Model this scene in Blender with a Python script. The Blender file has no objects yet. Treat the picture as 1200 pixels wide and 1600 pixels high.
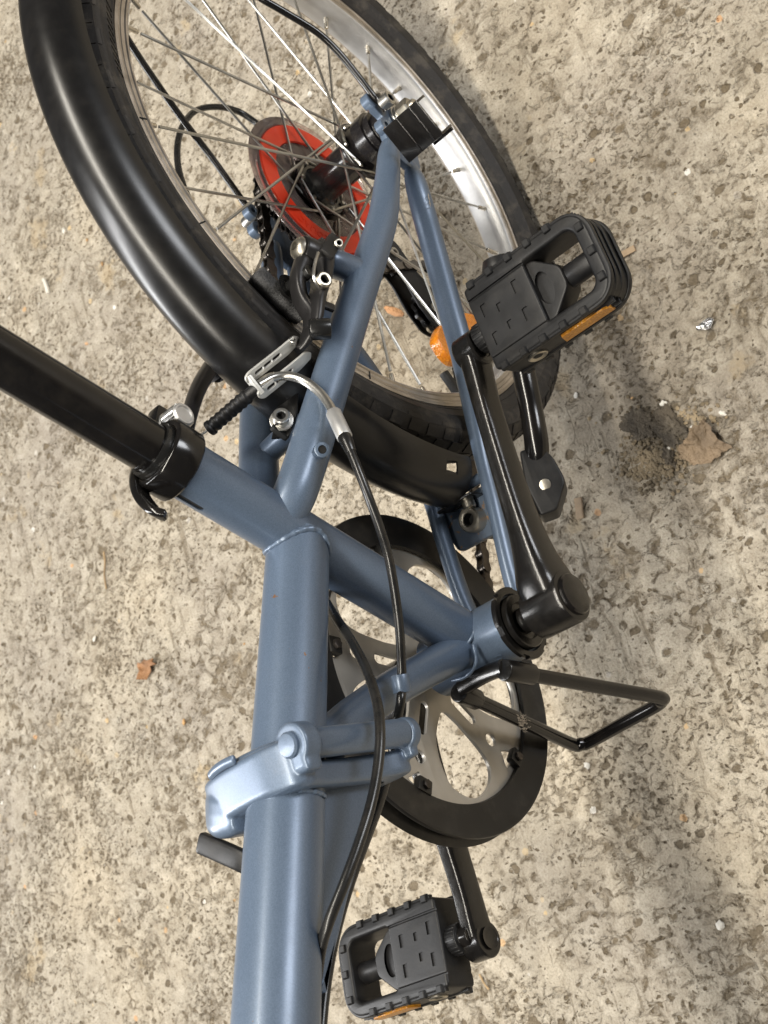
import bpy, bmesh, math, random
import numpy as np
from mathutils import Vector, Matrix, noise
sc = bpy.context.scene
COL = sc.collection
random.seed(7)
V = Vector
PI = math.pi

# ------------------------------------------------------------------ camera, light, exposure
# world: rear hub centre = origin, x forwards along the bicycle, y to its left, z up
RC = [[0.3056102730183581, 0.6887879286863847, -0.6573990799518694],
      [0.8945665721644709, -0.44418215754037105, -0.04952634540009504],
      [-0.3261180905616142, -0.5729514815572962, -0.7519132867490412]]
CAM = V((0.565240569141173, 0.4914728033906209, 0.7232802789149155))
FPX = 2119.305
cam = bpy.data.cameras.new("camera")
camo = bpy.data.objects.new("camera", cam); COL.objects.link(camo); sc.camera = camo
cam.sensor_fit = 'VERTICAL'; cam.sensor_height = 36.0; cam.sensor_width = 27.0
cam.lens = 36.0 * FPX / 1600.0
cam.clip_start = 0.02; cam.clip_end = 100.0
m = Matrix(((RC[0][0], -RC[1][0], -RC[2][0], CAM.x), (RC[0][1], -RC[1][1], -RC[2][1], CAM.y),
            (RC[0][2], -RC[1][2], -RC[2][2], CAM.z), (0, 0, 0, 1)))
camo.matrix_world = m
cam.dof.use_dof = True; cam.dof.focus_distance = 0.80; cam.dof.aperture_fstop = 22.0

sc.view_settings.view_transform = 'Standard'; sc.view_settings.look = 'None'
sc.view_settings.exposure = 0.0; sc.view_settings.gamma = 1.0
w = bpy.data.worlds.new("World"); sc.world = w; w.use_nodes = True
w.node_tree.nodes['Background'].inputs[0].default_value = (0.95, 0.90, 0.84, 1)
w.node_tree.nodes['Background'].inputs[1].default_value = 0.09

def area(name, loc, target, size, power, col, sy=None):
    l = bpy.data.lights.new(name, 'AREA'); l.energy = power; l.color = col
    l.shape = 'RECTANGLE' if sy else 'SQUARE'; l.size = size
    if sy: l.size_y = sy
    o = bpy.data.objects.new(name, l); COL.objects.link(o)
    o.location = loc
    o.rotation_euler = (V(target) - V(loc)).to_track_quat('-Z', 'Y').to_euler()
    return o
area("strip_lamp", (0.40, 0.24, 1.95), (0.40, 0.20, 0), 3.0, 82, (1.0, 0.935, 0.82), 0.14)
area("far_strip_lamp", (0.2, -2.5, 1.72), (0.25, -.2, -.2), 0.26, 112, (0.97, 0.965, 0.96), 3.6)
area("low_side_light", (-0.35, 2.45, 0.30), (0.35, 0, 0.15), 0.6, 27, (0.95, 0.97, 1.0), 0.8)  # low light added from the left for tube streaks and fill, source unseen

G = 0.2388           # hub height above the ground
def P(u, v, y):
    """the point of the plane y that stands at (u, v) of the 1200 x 1600 photograph"""
    a = ((u - 600) / FPX, (v - 800) / FPX, 1.0)
    d = V([RC[0][i] * a[0] + RC[1][i] * a[1] + RC[2][i] for i in range(3)])
    return CAM + d * ((y - CAM.y) / d.y)
def PG(u, v, h=0.0):
    a = ((u - 600) / FPX, (v - 800) / FPX, 1.0)
    d = V([RC[0][i] * a[0] + RC[1][i] * a[1] + RC[2][i] for i in range(3)])
    return CAM + d * ((-G + h - CAM.z) / d.z)

# ------------------------------------------------------------------ materials
def newmat(name):
    mt = bpy.data.materials.new(name); mt.use_nodes = True
    nt = mt.node_tree; b = nt.nodes['Principled BSDF']
    return mt, nt, b
def ramp(nt, fac, stops):
    r = nt.nodes.new('ShaderNodeValToRGB'); nt.links.new(fac, r.inputs[0])
    e = r.color_ramp.elements
    e[0].position, e[0].color = stops[0][0], (*stops[0][1], 1)
    e[1].position, e[1].color = stops[-1][0], (*stops[-1][1], 1)
    for p, c in stops[1:-1]:
        k = e.new(p); k.color = (*c, 1)
    return r.outputs[0]
def noi(nt, vec, scale, detail=4, rough=.55, dist=0.0):
    n = nt.nodes.new('ShaderNodeTexNoise'); n.inputs['Scale'].default_value = scale
    n.inputs['Detail'].default_value = detail; n.inputs['Roughness'].default_value = rough
    n.inputs['Distortion'].default_value = dist
    nt.links.new(vec, n.inputs['Vector']); return n.outputs['Fac']
def mathn(nt, op, a, b=None, c=None, clamp=False):
    n = nt.nodes.new('ShaderNodeMath'); n.operation = op; n.use_clamp = clamp
    for i, x in enumerate((a, b, c)):
        if x is None: continue
        if isinstance(x, (int, float)): n.inputs[i].default_value = x
        else: nt.links.new(x, n.inputs[i])
    return n.outputs[0]
def mixc(nt, fac, a, b, mode='MIX'):
    n = nt.nodes.new('ShaderNodeMix'); n.data_type = 'RGBA'; n.blend_type = mode
    for s, x in ((n.inputs[0], fac), (n.inputs[6], a), (n.inputs[7], b)):
        if isinstance(x, (int, float)): s.default_value = x
        elif isinstance(x, tuple): s.default_value = (*x, 1)
        else: nt.links.new(x, s)
    return n.outputs[2]
def bump(nt, b, h, strength, dist):
    n = nt.nodes.new('ShaderNodeBump'); n.inputs['Strength'].default_value = strength
    n.inputs['Distance'].default_value = dist
    nt.links.new(h, n.inputs['Height']); nt.links.new(n.outputs[0], b.inputs['Normal'])
def objvec(nt):
    t = nt.nodes.new('ShaderNodeNewGeometry'); return t.outputs['Position']
def simple(name, col, rough=.4, metal=0.0, spec=.5, coat=0.0, gs=300, gb=.15, gd=.0004, var=.25, rv=.12, dust=0.0):
    mt, nt, b = newmat(name); vec = objvec(nt)
    n1 = noi(nt, vec, gs * .12, 4); n2 = noi(nt, vec, gs, 3)
    c = tuple(x * (1 - var) for x in col), tuple(min(1, x * (1 + var)) for x in col)
    cc = ramp(nt, n1, [(.3, c[0]), (.7, c[1])])
    if dust:
        d = noi(nt, vec, 55, 8, .7)
        f = mathn(nt, 'MULTIPLY', mathn(nt, 'SUBTRACT', d, .5, clamp=True), dust, clamp=True)
        cc = mixc(nt, f, cc, (.34, .29, .22))
    nt.links.new(cc, b.inputs['Base Color'])
    nt.links.new(mathn(nt, 'MULTIPLY_ADD', n1, rv * 2, rough - rv, clamp=True), b.inputs['Roughness'])
    b.inputs['Metallic'].default_value = metal
    b.inputs['Specular IOR Level'].default_value = spec
    b.inputs['Coat Weight'].default_value = coat; b.inputs['Coat Roughness'].default_value = .12
    if gb: bump(nt, b, n2, gb, gd)
    return mt
def paint():
    mt, nt, b = newmat('blue_frame_paint'); vec = objvec(nt)
    v = nt.nodes.new('ShaderNodeTexVoronoi'); v.inputs['Scale'].default_value = 2600; nt.links.new(vec, v.inputs['Vector'])
    sep = nt.nodes.new('ShaderNodeSeparateColor'); nt.links.new(v.outputs['Color'], sep.inputs[0])
    base = ramp(nt, sep.outputs[0], [(0, (.092, .130, .190)), (1, (.124, .168, .242))])
    n = noi(nt, vec, 30, 6, .65)
    base = mixc(nt, mathn(nt, 'MULTIPLY', mathn(nt, 'SUBTRACT', n, .6, clamp=True), 1.1), base, (.15, .15, .155))
    # small chips showing rust
    ch = noi(nt, vec, 210, 3, .5); big = noi(nt, vec, 17, 2)
    f = mathn(nt, 'GREATER_THAN', mathn(nt, 'MULTIPLY_ADD', big, .35, ch), .965)
    base = mixc(nt, f, base, (.19, .10, .05))
    nt.links.new(base, b.inputs['Base Color'])
    b.inputs['Metallic'].default_value = .30
    nt.links.new(mathn(nt, 'MULTIPLY_ADD', n, .20, .285), b.inputs['Roughness'])
    b.inputs['Coat Weight'].default_value = .25; b.inputs['Coat Roughness'].default_value = .22
    o = noi(nt, vec, 90, 2); bump(nt, b, o, .08, .0006)
    return mt
def rusty_paint():
    mt, nt, b = newmat('rusty_blue_paint'); vec = objvec(nt)
    n = noi(nt, vec, 130, 6, .7)
    c = ramp(nt, n, [(.42, (.10, .135, .19)), (.60, (.10, .135, .19)), (.625, (.30, .17, .07)), (.70, (.13, .06, .03))])
    nt.links.new(c, b.inputs['Base Color']); b.inputs['Roughness'].default_value = .5
    bump(nt, b, n, .3, .0006); return mt
M = {}
M['blue'] = paint(); M['rust'] = rusty_paint()
M['fender'] = simple('satin_black_mudguard', (.006, .0058, .006), .295, spec=.5, gs=900, gb=.10, gd=.0002, rv=.04, var=.2, dust=.06)
M['plastic'] = simple('black_plastic', (.0095, .0095, .0102), .44, spec=.34, gs=700, gb=.25, gd=.0002, dust=.12)
M['gloss'] = simple('gloss_black', (.006, .0055, .0055), .17, spec=.5, gs=200, gb=.1, gd=.0003, rv=.05, dust=.1)
M['crank'] = simple('black_crank_paint', (.008, .0074, .007), .21, spec=.5, gs=1500, gb=.22, gd=.0003, rv=.06, dust=.1)
M['rubber'] = simple('tyre_rubber', (.021, .019, .018), .62, spec=.4, gs=600, gb=.5, gd=.0005, dust=.9)
M['pad'] = simple('worn_brake_rubber', (.05, .05, .052), .75, gs=900, gb=.9, gd=.0012, var=.8)
M['guard'] = simple('chain_guard_plastic', (.013, .012, .011), .40, spec=.4, gs=500, gb=.15, gd=.0002, dust=.3)
M['silver'] = simple('bright_steel', (.60, .59, .56), .34, 1.0, gs=260, gb=.2, gd=.0003, var=.15)
M['alu'] = simple('brushed_aluminium', (.60, .60, .60), .46, .8, gs=420, gb=.25, gd=.0003, var=.12)
M['track'] = simple('rim_brake_track', (.53, .48, .42), .42, 1.0, gs=500, gb=.35, gd=.0003, var=.2)
M['spoke'] = simple('steel_spoke', (.50, .49, .46), .33, 1.0, gs=300, gb=0, var=.2)
M['brass'] = simple('nickel_nipple', (.62, .57, .48), .28, 1.0, gs=300, gb=0, var=.15)
M['ring'] = simple('chainring_steel', (.46, .43, .38), .40, .50, gs=150, gb=.35, gd=.0004, var=.25, rv=.15)
M['chain'] = simple('oily_chain_steel', (.13, .115, .10), .32, .9, gs=420, gb=.5, gd=.0005, var=.6)
M['cog'] = simple('dark_sprocket_steel', (.085, .075, .068), .38, .9, gs=300, gb=.3, gd=.0004, var=.5)
def redplastic():
    mt, nt, b = newmat('translucent_red_plastic'); vec = objvec(nt)
    n = noi(nt, vec, 60, 4); col = ramp(nt, n, [(.3, (.93, .050, .014)), (.7, (1.0, .085, .026))])
    nt.links.new(col, b.inputs['Base Color']); b.inputs['Roughness'].default_value = .36
    t = nt.nodes.new('ShaderNodeBsdfTranslucent'); nt.links.new(col, t.inputs[0])
    mx = nt.nodes.new('ShaderNodeMixShader'); mx.inputs[0].default_value = .22
    nt.links.new(b.outputs[0], mx.inputs[1]); nt.links.new(t.outputs[0], mx.inputs[2]); nt.links.new(mx.outputs[0], nt.nodes['Material Output'].inputs[0])
    return mt
M['red'] = redplastic()
M['cable'] = simple('black_cable_sheath', (.010, .010, .010), .27, gs=500, gb=.1, gd=.0003, rv=.08, dust=.2)
M['wire'] = simple('bare_cable_wire', (.55, .54, .52), .35, 1.0, gs=900, gb=.5, gd=.0003)
M['darkbrake'] = simple('anodised_brake_arm', (.028, .027, .028), .34, .5, gs=400, gb=.15, gd=.0003)
M['hubshell'] = simple('black_hub_shell', (.010, .009, .010), .2, spec=.6, gs=120, gb=.1, gd=.0004, dust=.3)
M['hole'] = simple('dark_bore', (.006, .006, .006), .7, gb=0)
M['gold'] = simple('faded_gold_print', (.42, .34, .24), .5, gb=0)
M['leaf'] = simple('dry_leaf', (.36, .19, .09), .7, gs=260, gb=1.0, gd=.004, var=.5)
M['paleleaf'] = simple('pale_dry_leaf', (.20, .145, .092), .75, gs=220, gb=1.0, gd=.004, var=.5)
M['straw'] = simple('dry_straw', (.40, .28, .15), .7, gs=300, gb=.5, gd=.001, var=.3)
M['wood'] = simple('weathered_wood_chip', (.34, .25, .16), .75, gs=260, gb=.8, gd=.001, var=.35)
M['grit'] = simple('pale_pebble', (.72, .69, .62), .6, gs=200, gb=.5, gd=.001, var=.12)
M['ochre'] = simple('ochre_pebble', (.50, .30, .13), .65, gs=200, gb=.5, gd=.001, var=.3)
M['slate'] = simple('dark_earth_lump', (.074, .060, .043), .9, gs=420, gb=1.0, gd=.003, var=.6, dust=1.6)
M['soil'] = simple('brown_crumbly_soil', (.21, .165, .105), .9, gs=260, gb=1.0, gd=.003, var=.6)
M['foil'] = simple('crumpled_foil', (.85, .85, .85), .22, 1.0, gs=120, gb=1.0, gd=.003, var=.1)
M['fluff'] = simple('grey_fluff', (.40, .34, .27), .85, gb=0)
M['cast'] = simple('cast_aluminium', (.50, .50, .48), .45, .4, gs=500, gb=.4, gd=.0003, var=.1)
M['bolt'] = simple('dull_bolt_steel', (.46, .43, .37), .38, 1.0, gs=300, gb=.3, gd=.0004, var=.3)
def clearplastic():
    mt, nt, b = newmat('clear_plastic')
    out = nt.nodes['Material Output']
    tr = nt.nodes.new('ShaderNodeBsdfTransparent'); tr.inputs[0].default_value = (.95, .90, .88, 1)
    gl = nt.nodes.new('ShaderNodeBsdfGlossy'); gl.inputs['Roughness'].default_value = .16; gl.inputs[0].default_value = (.95, .9, .88, 1)
    df = nt.nodes.new('ShaderNodeBsdfDiffuse'); df.inputs[0].default_value = (.58, .48, .44, 1)
    vec = objvec(nt); n = noi(nt, vec, 70, 6, .7)
    m1 = nt.nodes.new('ShaderNodeMixShader'); m2 = nt.nodes.new('ShaderNodeMixShader')
    nt.links.new(mathn(nt, 'MULTIPLY', n, .26), m1.inputs[0]); nt.links.new(tr.outputs[0], m1.inputs[1]); nt.links.new(df.outputs[0], m1.inputs[2])
    fr = nt.nodes.new('ShaderNodeFresnel'); fr.inputs[0].default_value = 1.42
    nt.links.new(fr.outputs[0], m2.inputs[0]); nt.links.new(m1.outputs[0], m2.inputs[1]); nt.links.new(gl.outputs[0], m2.inputs[2])
    nt.links.new(m2.outputs[0], out.inputs[0]); return mt
M['clear'] = clearplastic()
def amber():
    mt, nt, b = newmat('amber_reflector'); vec = objvec(nt)
    v = nt.nodes.new('ShaderNodeTexVoronoi'); v.inputs['Scale'].default_value = 620; nt.links.new(vec, v.inputs['Vector'])
    c = ramp(nt, v.outputs['Distance'], [(0, (.95, .36, .03)), (.7, (.76, .23, .010))])
    nt.links.new(c, b.inputs['Base Color']); b.inputs['Roughness'].default_value = .18
    b.inputs['Coat Weight'].default_value = .6; b.inputs['Subsurface Weight'].default_value = .15
    b.inputs['Subsurface Radius'].default_value = (.004, .002, .001)
    bump(nt, b, v.outputs['Distance'], .4, .001); return mt
M['amber'] = amber()
def pedal_amber():
    mt, nt, b = newmat('dull_amber_reflector'); vec = objvec(nt)
    v = nt.nodes.new('ShaderNodeTexVoronoi'); v.inputs['Scale'].default_value = 700; nt.links.new(vec, v.inputs['Vector'])
    n = noi(nt, vec, 90, 5, .7)
    c = ramp(nt, mathn(nt, 'ADD', mathn(nt, 'MULTIPLY', v.outputs['Distance'], .6), mathn(nt, 'MULTIPLY', n, .5)), [(.2, (.62, .30, .04)), (.75, (.36, .14, .012))])
    nt.links.new(c, b.inputs['Base Color']); b.inputs['Roughness'].default_value = .3
    bump(nt, b, v.outputs['Distance'], .5, .001); return mt
M['pamber'] = pedal_amber()
def concrete():
    mt, nt, b = newmat('worn_concrete'); vec = objvec(nt)
    tc = nt.nodes.new('ShaderNodeTexCoord'); vec = tc.outputs['Object']
    mp = nt.nodes.new('ShaderNodeMapping'); nt.links.new(vec, mp.inputs[0])
    mp.inputs['Rotation'].default_value = (0, 0, math.radians(38)); mp.inputs['Scale'].default_value = (1.0, .78, 1)
    v2 = mp.outputs[0]
    warp = nt.nodes.new('ShaderNodeTexNoise'); warp.inputs['Scale'].default_value = 70; warp.inputs['Detail'].default_value = 3
    nt.links.new(v2, warp.inputs['Vector'])
    vm = nt.nodes.new('ShaderNodeVectorMath'); vm.operation = 'MULTIPLY_ADD'
    nt.links.new(warp.outputs['Color'], vm.inputs[0]); vm.inputs[1].default_value = (.010, .010, 0); nt.links.new(v2, vm.inputs[2])
    v3 = vm.outputs[0]
    BW = lambda a, b_: [(a, (0, 0, 0)), (b_, (1, 1, 1))]
    big = noi(nt, vec, 3.2, 5, .6); mid = noi(nt, v2, 15, 5, .6); lump = noi(nt, v2, 66, 5, .6, .3)
    pitA = noi(nt, v3, 205, 3.5, .55, .5); pitB = noi(nt, v2, 98, 4.5, .58, .7)
    reg = ramp(nt, noi(nt, vec, 5.0, 4, .55), BW(.44, .58))
    pit = mathn(nt, 'ADD', mathn(nt, 'MULTIPLY', pitA, mathn(nt, 'SUBTRACT', 1.0, reg)), mathn(nt, 'MULTIPLY', pitB, reg)); fine = noi(nt, vec, 480, 5, .72); grain = noi(nt, vec, 1500, 2, .6)
    dens = mathn(nt, 'ADD', mathn(nt, 'MULTIPLY', mathn(nt, 'SUBTRACT', noi(nt, vec, 7.5, 3, .5), .5), .30), 0.0)
    dens = mathn(nt, 'ADD', dens, mathn(nt, 'ADD', mathn(nt, 'MULTIPLY', mathn(nt, 'SUBTRACT', mid, .5), .30), mathn(nt, 'MULTIPLY', mathn(nt, 'SUBTRACT', lump, .5), .22)))
    lev = mathn(nt, 'ADD', pit, dens)
    p1 = ramp(nt, lev, BW(.355, .470))
    # round air holes
    def holes(scale, keep, r0):
        vo = nt.nodes.new('ShaderNodeTexVoronoi'); vo.inputs['Scale'].default_value = scale; nt.links.new(v3, vo.inputs['Vector'])
        sp = nt.nodes.new('ShaderNodeSeparateColor'); nt.links.new(vo.outputs['Color'], sp.inputs[0])
        rad = mathn(nt, 'MULTIPLY', mathn(nt, 'GREATER_THAN', sp.outputs[0], keep), mathn(nt, 'MULTIPLY_ADD', sp.outputs[1], r0, .06))
        d = mathn(nt, 'SUBTRACT', mathn(nt, 'ADD', vo.outputs['Distance'], mathn(nt, 'MULTIPLY', mathn(nt, 'SUBTRACT', fine, .5), .22)), rad)
        return mathn(nt, 'MULTIPLY_ADD', d, 9.0, 0.0, clamp=True)
    h1 = holes(95, .74, .32); h2 = holes(230, .72, .34)
    # meandering crevices
    cn = noi(nt, v2, 42, 4, .55, .5)
    cr = mathn(nt, 'MULTIPLY', mathn(nt, 'ABSOLUTE', mathn(nt, 'SUBTRACT', cn, .5)), 22, clamp=True)
    crm = ramp(nt, noi(nt, vec, 21, 3, .5), BW(.50, .62))
    p4 = mathn(nt, 'SUBTRACT', 1.0, mathn(nt, 'MULTIPLY', mathn(nt, 'SUBTRACT', 1.0, cr), mathn(nt, 'MULTIPLY', crm, .75)))
    # brush strokes: long thin furrows in one direction, only in places
    mb = nt.nodes.new('ShaderNodeMapping'); nt.links.new(vec, mb.inputs[0])
    mb.inputs['Rotation'].default_value = (0, 0, math.radians(-12)); mb.inputs['Scale'].default_value = (13, 95, 1)
    fur = noi(nt, mb.outputs[0], 1.0, 4, .55, .5)
    furm = ramp(nt, noi(nt, vec, 4.2, 3, .5), BW(.38, .58))
    p3 = mathn(nt, 'SUBTRACT', 1.0, mathn(nt, 'MULTIPLY', mathn(nt, 'MULTIPLY', ramp(nt, fur, BW(.60, .70)), furm), .75))
    pm = mathn(nt, 'MULTIPLY', mathn(nt, 'MULTIPLY', mathn(nt, 'MULTIPLY', p1, p3), p4), mathn(nt, 'MULTIPLY', h1, h2))
    paste = ramp(nt, lump, [(.28, (.345, .303, .243)), (.45, (.420, .377, .310)), (.58, (.480, .435, .362)), (.75, (.575, .530, .452))])
    tone = ramp(nt, big, [(.3, (.78, .77, .79)), (.5, (.97, .96, .94)), (.68, (1.10, 1.06, .99))])
    paste = mixc(nt, 1.0, paste, tone, 'MULTIPLY')
    paste = mixc(nt, .6, paste, ramp(nt, mid, [(.3, (.84, .82, .80)), (.5, (1, 1, 1)), (.7, (1.08, 1.07, 1.05))]), 'MULTIPLY')
    paste = mixc(nt, .9, paste, ramp(nt, fine, [(.28, (.60, .57, .52)), (.5, (1, 1, 1)), (.74, (1.28, 1.27, 1.24))]), 'MULTIPLY')
    dirt = ramp(nt, fine, [(.3, (.115, .090, .058)), (.7, (.240, .196, .138))])
    c = mixc(nt, mathn(nt, 'POWER', pm, .8), dirt, paste)
    # aggregate stones showing through
    vo = nt.nodes.new('ShaderNodeTexVoronoi'); vo.inputs['Scale'].default_value = 95; nt.links.new(vec, vo.inputs['Vector'])
    sp = nt.nodes.new('ShaderNodeSeparateColor'); nt.links.new(vo.outputs['Color'], sp.inputs[0])
    edge = mathn(nt, 'ADD', vo.outputs['Distance'], mathn(nt, 'MULTIPLY', fine, .30))
    st = mathn(nt, 'MULTIPLY', mathn(nt, 'GREATER_THAN', sp.outputs[0], .95), mathn(nt, 'LESS_THAN', edge, mathn(nt, 'MULTIPLY_ADD', sp.outputs[2], .25, .22)))
    stc = ramp(nt, sp.outputs[1], [(.1, (.60, .36, .19)), (.4, (.66, .50, .28)), (.6, (.48, .43, .36)), (.8, (.62, .58, .52)), (.95, (.86, .84, .79))])
    c = mixc(nt, mathn(nt, 'MULTIPLY', st, .85), c, stc)
    # sandy ochre patches
    oc = noi(nt, vec, 11, 5, .6); of = ramp(nt, mathn(nt, 'ADD', oc, mathn(nt, 'MULTIPLY', pit, .16)), BW(.715, .765))
    c = mixc(nt, mathn(nt, 'MULTIPLY', of, .6), c, (.52, .41, .26))
    # old grime
    stn = ramp(nt, noi(nt, vec, 5.5, 6, .65), BW(.52, .74))
    c = mixc(nt, mathn(nt, 'MULTIPLY', stn, .38), c, (.22, .185, .14))
    # spilt soil worn into the surface round the earth lumps, and soft shade painted in round the bicycle, with brown stains behind the spokes
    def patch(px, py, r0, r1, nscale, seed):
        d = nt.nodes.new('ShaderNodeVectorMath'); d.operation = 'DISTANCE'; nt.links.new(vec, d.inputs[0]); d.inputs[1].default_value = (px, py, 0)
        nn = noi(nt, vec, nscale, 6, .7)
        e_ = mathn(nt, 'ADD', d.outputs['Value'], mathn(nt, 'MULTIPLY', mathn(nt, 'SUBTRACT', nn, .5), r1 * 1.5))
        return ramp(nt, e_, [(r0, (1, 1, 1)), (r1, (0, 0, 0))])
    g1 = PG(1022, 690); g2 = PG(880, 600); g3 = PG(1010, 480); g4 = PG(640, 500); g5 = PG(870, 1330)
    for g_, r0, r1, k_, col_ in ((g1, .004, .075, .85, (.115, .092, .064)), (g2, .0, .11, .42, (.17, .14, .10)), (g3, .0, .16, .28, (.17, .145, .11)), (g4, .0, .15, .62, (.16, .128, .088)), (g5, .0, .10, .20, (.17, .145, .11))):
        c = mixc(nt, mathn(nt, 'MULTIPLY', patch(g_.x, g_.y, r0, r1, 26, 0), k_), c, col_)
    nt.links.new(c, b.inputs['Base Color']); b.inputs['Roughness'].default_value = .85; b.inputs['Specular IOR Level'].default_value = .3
    low = mathn(nt, 'MULTIPLY_ADD', mathn(nt, 'SUBTRACT', lump, .5), .0042, mathn(nt, 'MULTIPLY', mathn(nt, 'SUBTRACT', pm, 1.0), .0017))
    low = mathn(nt, 'ADD', low, mathn(nt, 'MULTIPLY', mathn(nt, 'SUBTRACT', pit, .5), .0022))
    h = mathn(nt, 'ADD', mathn(nt, 'MULTIPLY', fine, .0011), mathn(nt, 'MULTIPLY', grain, .0003))
    bump(nt, b, h, .8, 1.0)
    dsp = nt.nodes.new('ShaderNodeDisplacement'); dsp.inputs['Midlevel'].default_value = 0; dsp.inputs['Scale'].default_value = 1.0
    nt.links.new(low, dsp.inputs['Height']); nt.links.new(dsp.outputs[0], nt.nodes['Material Output'].inputs['Displacement'])
    mt.displacement_method = 'BOTH'
    return mt
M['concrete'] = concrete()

# ------------------------------------------------------------------ mesh helpers
ROOT = None
def link(name, me, mat, parent=None, smooth=38):
    o = bpy.data.objects.new(name, me); COL.objects.link(o)
    if mat is not None and not me.materials: me.materials.append(M[mat])
    if smooth and len(me.polygons):
        me.polygons.foreach_set('use_smooth', [True] * len(me.polygons))
        me.set_sharp_from_angle(angle=math.radians(smooth))
    if parent is not None:
        o.parent = parent
        if parent is ROOT: o.location = (0, 0, G)
    return o
def mesh(name, vs, fs, mat, parent=None, smooth=38):
    me = bpy.data.meshes.new(name); me.from_pydata([tuple(v) for v in vs], [], fs); me.update()
    bm = bmesh.new(); bm.from_mesh(me); bmesh.ops.recalc_face_normals(bm, faces=bm.faces); bm.to_mesh(me); bm.free()
    return link(name, me, mat, parent, smooth)
def again(o, name, parent, mat4=None):
    c = bpy.data.objects.new(name, o.data); COL.objects.link(c); c.parent = parent
    if mat4 is not None: c.matrix_basis = mat4
    return c
def cat(pts, k=8, closed=False):
    """Catmull-Rom through pts (tuples of any length)"""
    pts = [np.array(p, float) for p in pts]; n = len(pts); out = []
    for i in range(n if closed else n - 1):
        if closed: a, b, c, d = pts[i - 1], pts[i], pts[(i + 1) % n], pts[(i + 2) % n]
        else:
            b, c = pts[i], pts[i + 1]
            a = pts[i - 1] if i else 2 * b - c
            d = pts[i + 2] if i + 2 < n else 2 * c - b
        for j in range(k):
            t = j / k
            out.append(.5 * (2 * b + (c - a) * t + (2 * a - 5 * b + 4 * c - d) * t * t + (3 * b - a - 3 * c + d) * t ** 3))
    if not closed: out.append(pts[-1])
    return out
def tube_geo(pts, rad, n=14, ref=None, caps=True, bev=0.0, p=2.0, base=0):
    pts = [V(q) for q in pts]; m = len(pts)
    rr = [rad] * m if not isinstance(rad, list) else list(rad)
    rr = [(r, r) if not isinstance(r, (tuple, np.ndarray)) else (float(r[0]), float(r[1])) for r in rr]
    if bev:
        t0 = (pts[1] - pts[0]).normalized(); t1 = (pts[-1] - pts[-2]).normalized()
        r0, r1 = rr[0], rr[-1]; k = .3
        pts = [pts[0], pts[0] + t0 * bev * k, pts[0] + t0 * bev] + pts[1:-1] + [pts[-1] - t1 * bev, pts[-1] - t1 * bev * k, pts[-1]]
        sh = lambda r, d: (max(r[0] - d, 1e-4), max(r[1] - d, 1e-4))
        rr = [sh(r0, bev), sh(r0, bev * .3), r0] + rr[1:-1] + [r1, sh(r1, bev * .3), sh(r1, bev)]
        m = len(pts)
    vs, fs = [], []
    u = None
    for i in range(m):
        t = (pts[min(i + 1, m - 1)] - pts[max(i - 1, 0)]).normalized()
        if ref is not None: u = V(ref) - t * V(ref).dot(t)
        elif u is None:
            u = V((0, 0, 1)) if abs(t.z) < .9 else V((1, 0, 0)); u = u - t * u.dot(t)
        else: u = u - t * u.dot(t)
        u.normalize(); w_ = t.cross(u)
        for j in range(n):
            a = 2 * PI * j / n; c, s = math.cos(a), math.sin(a)
            if p != 2.0:
                c = math.copysign(abs(c) ** (2 / p), c); s = math.copysign(abs(s) ** (2 / p), s)
            vs.append(pts[i] + u * (rr[i][0] * c) + w_ * (rr[i][1] * s))
    for i in range(m - 1):
        for j in range(n):
            fs.append((base + i * n + j, base + i * n + (j + 1) % n, base + (i + 1) * n + (j + 1) % n, base + (i + 1) * n + j))
    if caps:
        fs.append(tuple(base + j for j in range(n))[::-1]); fs.append(tuple(base + (m - 1) * n + j for j in range(n)))
    return vs, fs
def tube(name, pts, rad, mat, parent, n=14, ref=None, bev=0.0, p=2.0, k=0, smooth=38):
    if k:
        if isinstance(rad, list):
            r2 = [r if isinstance(r, tuple) else (r, r) for r in rad]
            q = cat([(*a, *b) for a, b in zip(pts, r2)], k)
            pts = [x[:3] for x in q]; rad = [(x[3], x[4]) for x in q]
        else: pts = cat(pts, k)
    vs, fs = tube_geo(pts, rad, n, ref, True, bev, p)
    return mesh(name, vs, fs, mat, parent, smooth)
def basis(axis):
    a = V(axis).normalized(); r = V((0, 0, 1)) if abs(a.z) < .9 else V((1, 0, 0))
    u = (r - a * r.dot(a)).normalized(); return a, u, a.cross(u)
def lathe_geo(prof, c, axis, n=48, closed=False, arc=None):
    a, u, w_ = basis(axis); c = V(c); vs, fs = [], []
    m = len(prof)
    a0, a1 = arc if arc else (0, 2 * PI)
    nn = n if arc is None else n + 1
    for i in range(nn):
        th = a0 + (a1 - a0) * i / n; d = u * math.cos(th) + w_ * math.sin(th)
        for h, r in prof: vs.append(c + a * h + d * max(r, 1e-5))
    for i in range(n):
        i2 = (i + 1) % nn
        for j in range(m if closed else m - 1):
            j2 = (j + 1) % m
            fs.append((i * m + j, i * m + j2, i2 * m + j2, i2 * m + j))
    return vs, fs
def lathe(name, prof, c, axis, mat, parent, n=48, closed=False, smooth=38, arc=None):
    vs, fs = lathe_geo(prof, c, axis, n, closed, arc)
    return mesh(name, vs, fs, mat, parent, smooth)
def cyl(name, c, axis, r, h, mat, parent, n=28, bev=None):
    """cylinder starting at c and running h along axis, with softened rims"""
    b = bev if bev is not None else min(r, h) * .15
    prof = [(0, 0), (0, r - b), (b * .3, r - b * .3), (b, r), (h - b, r), (h - b * .3, r - b * .3), (h, r - b), (h, 0)]
    return lathe(name, prof, c, axis, mat, parent, n)
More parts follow.
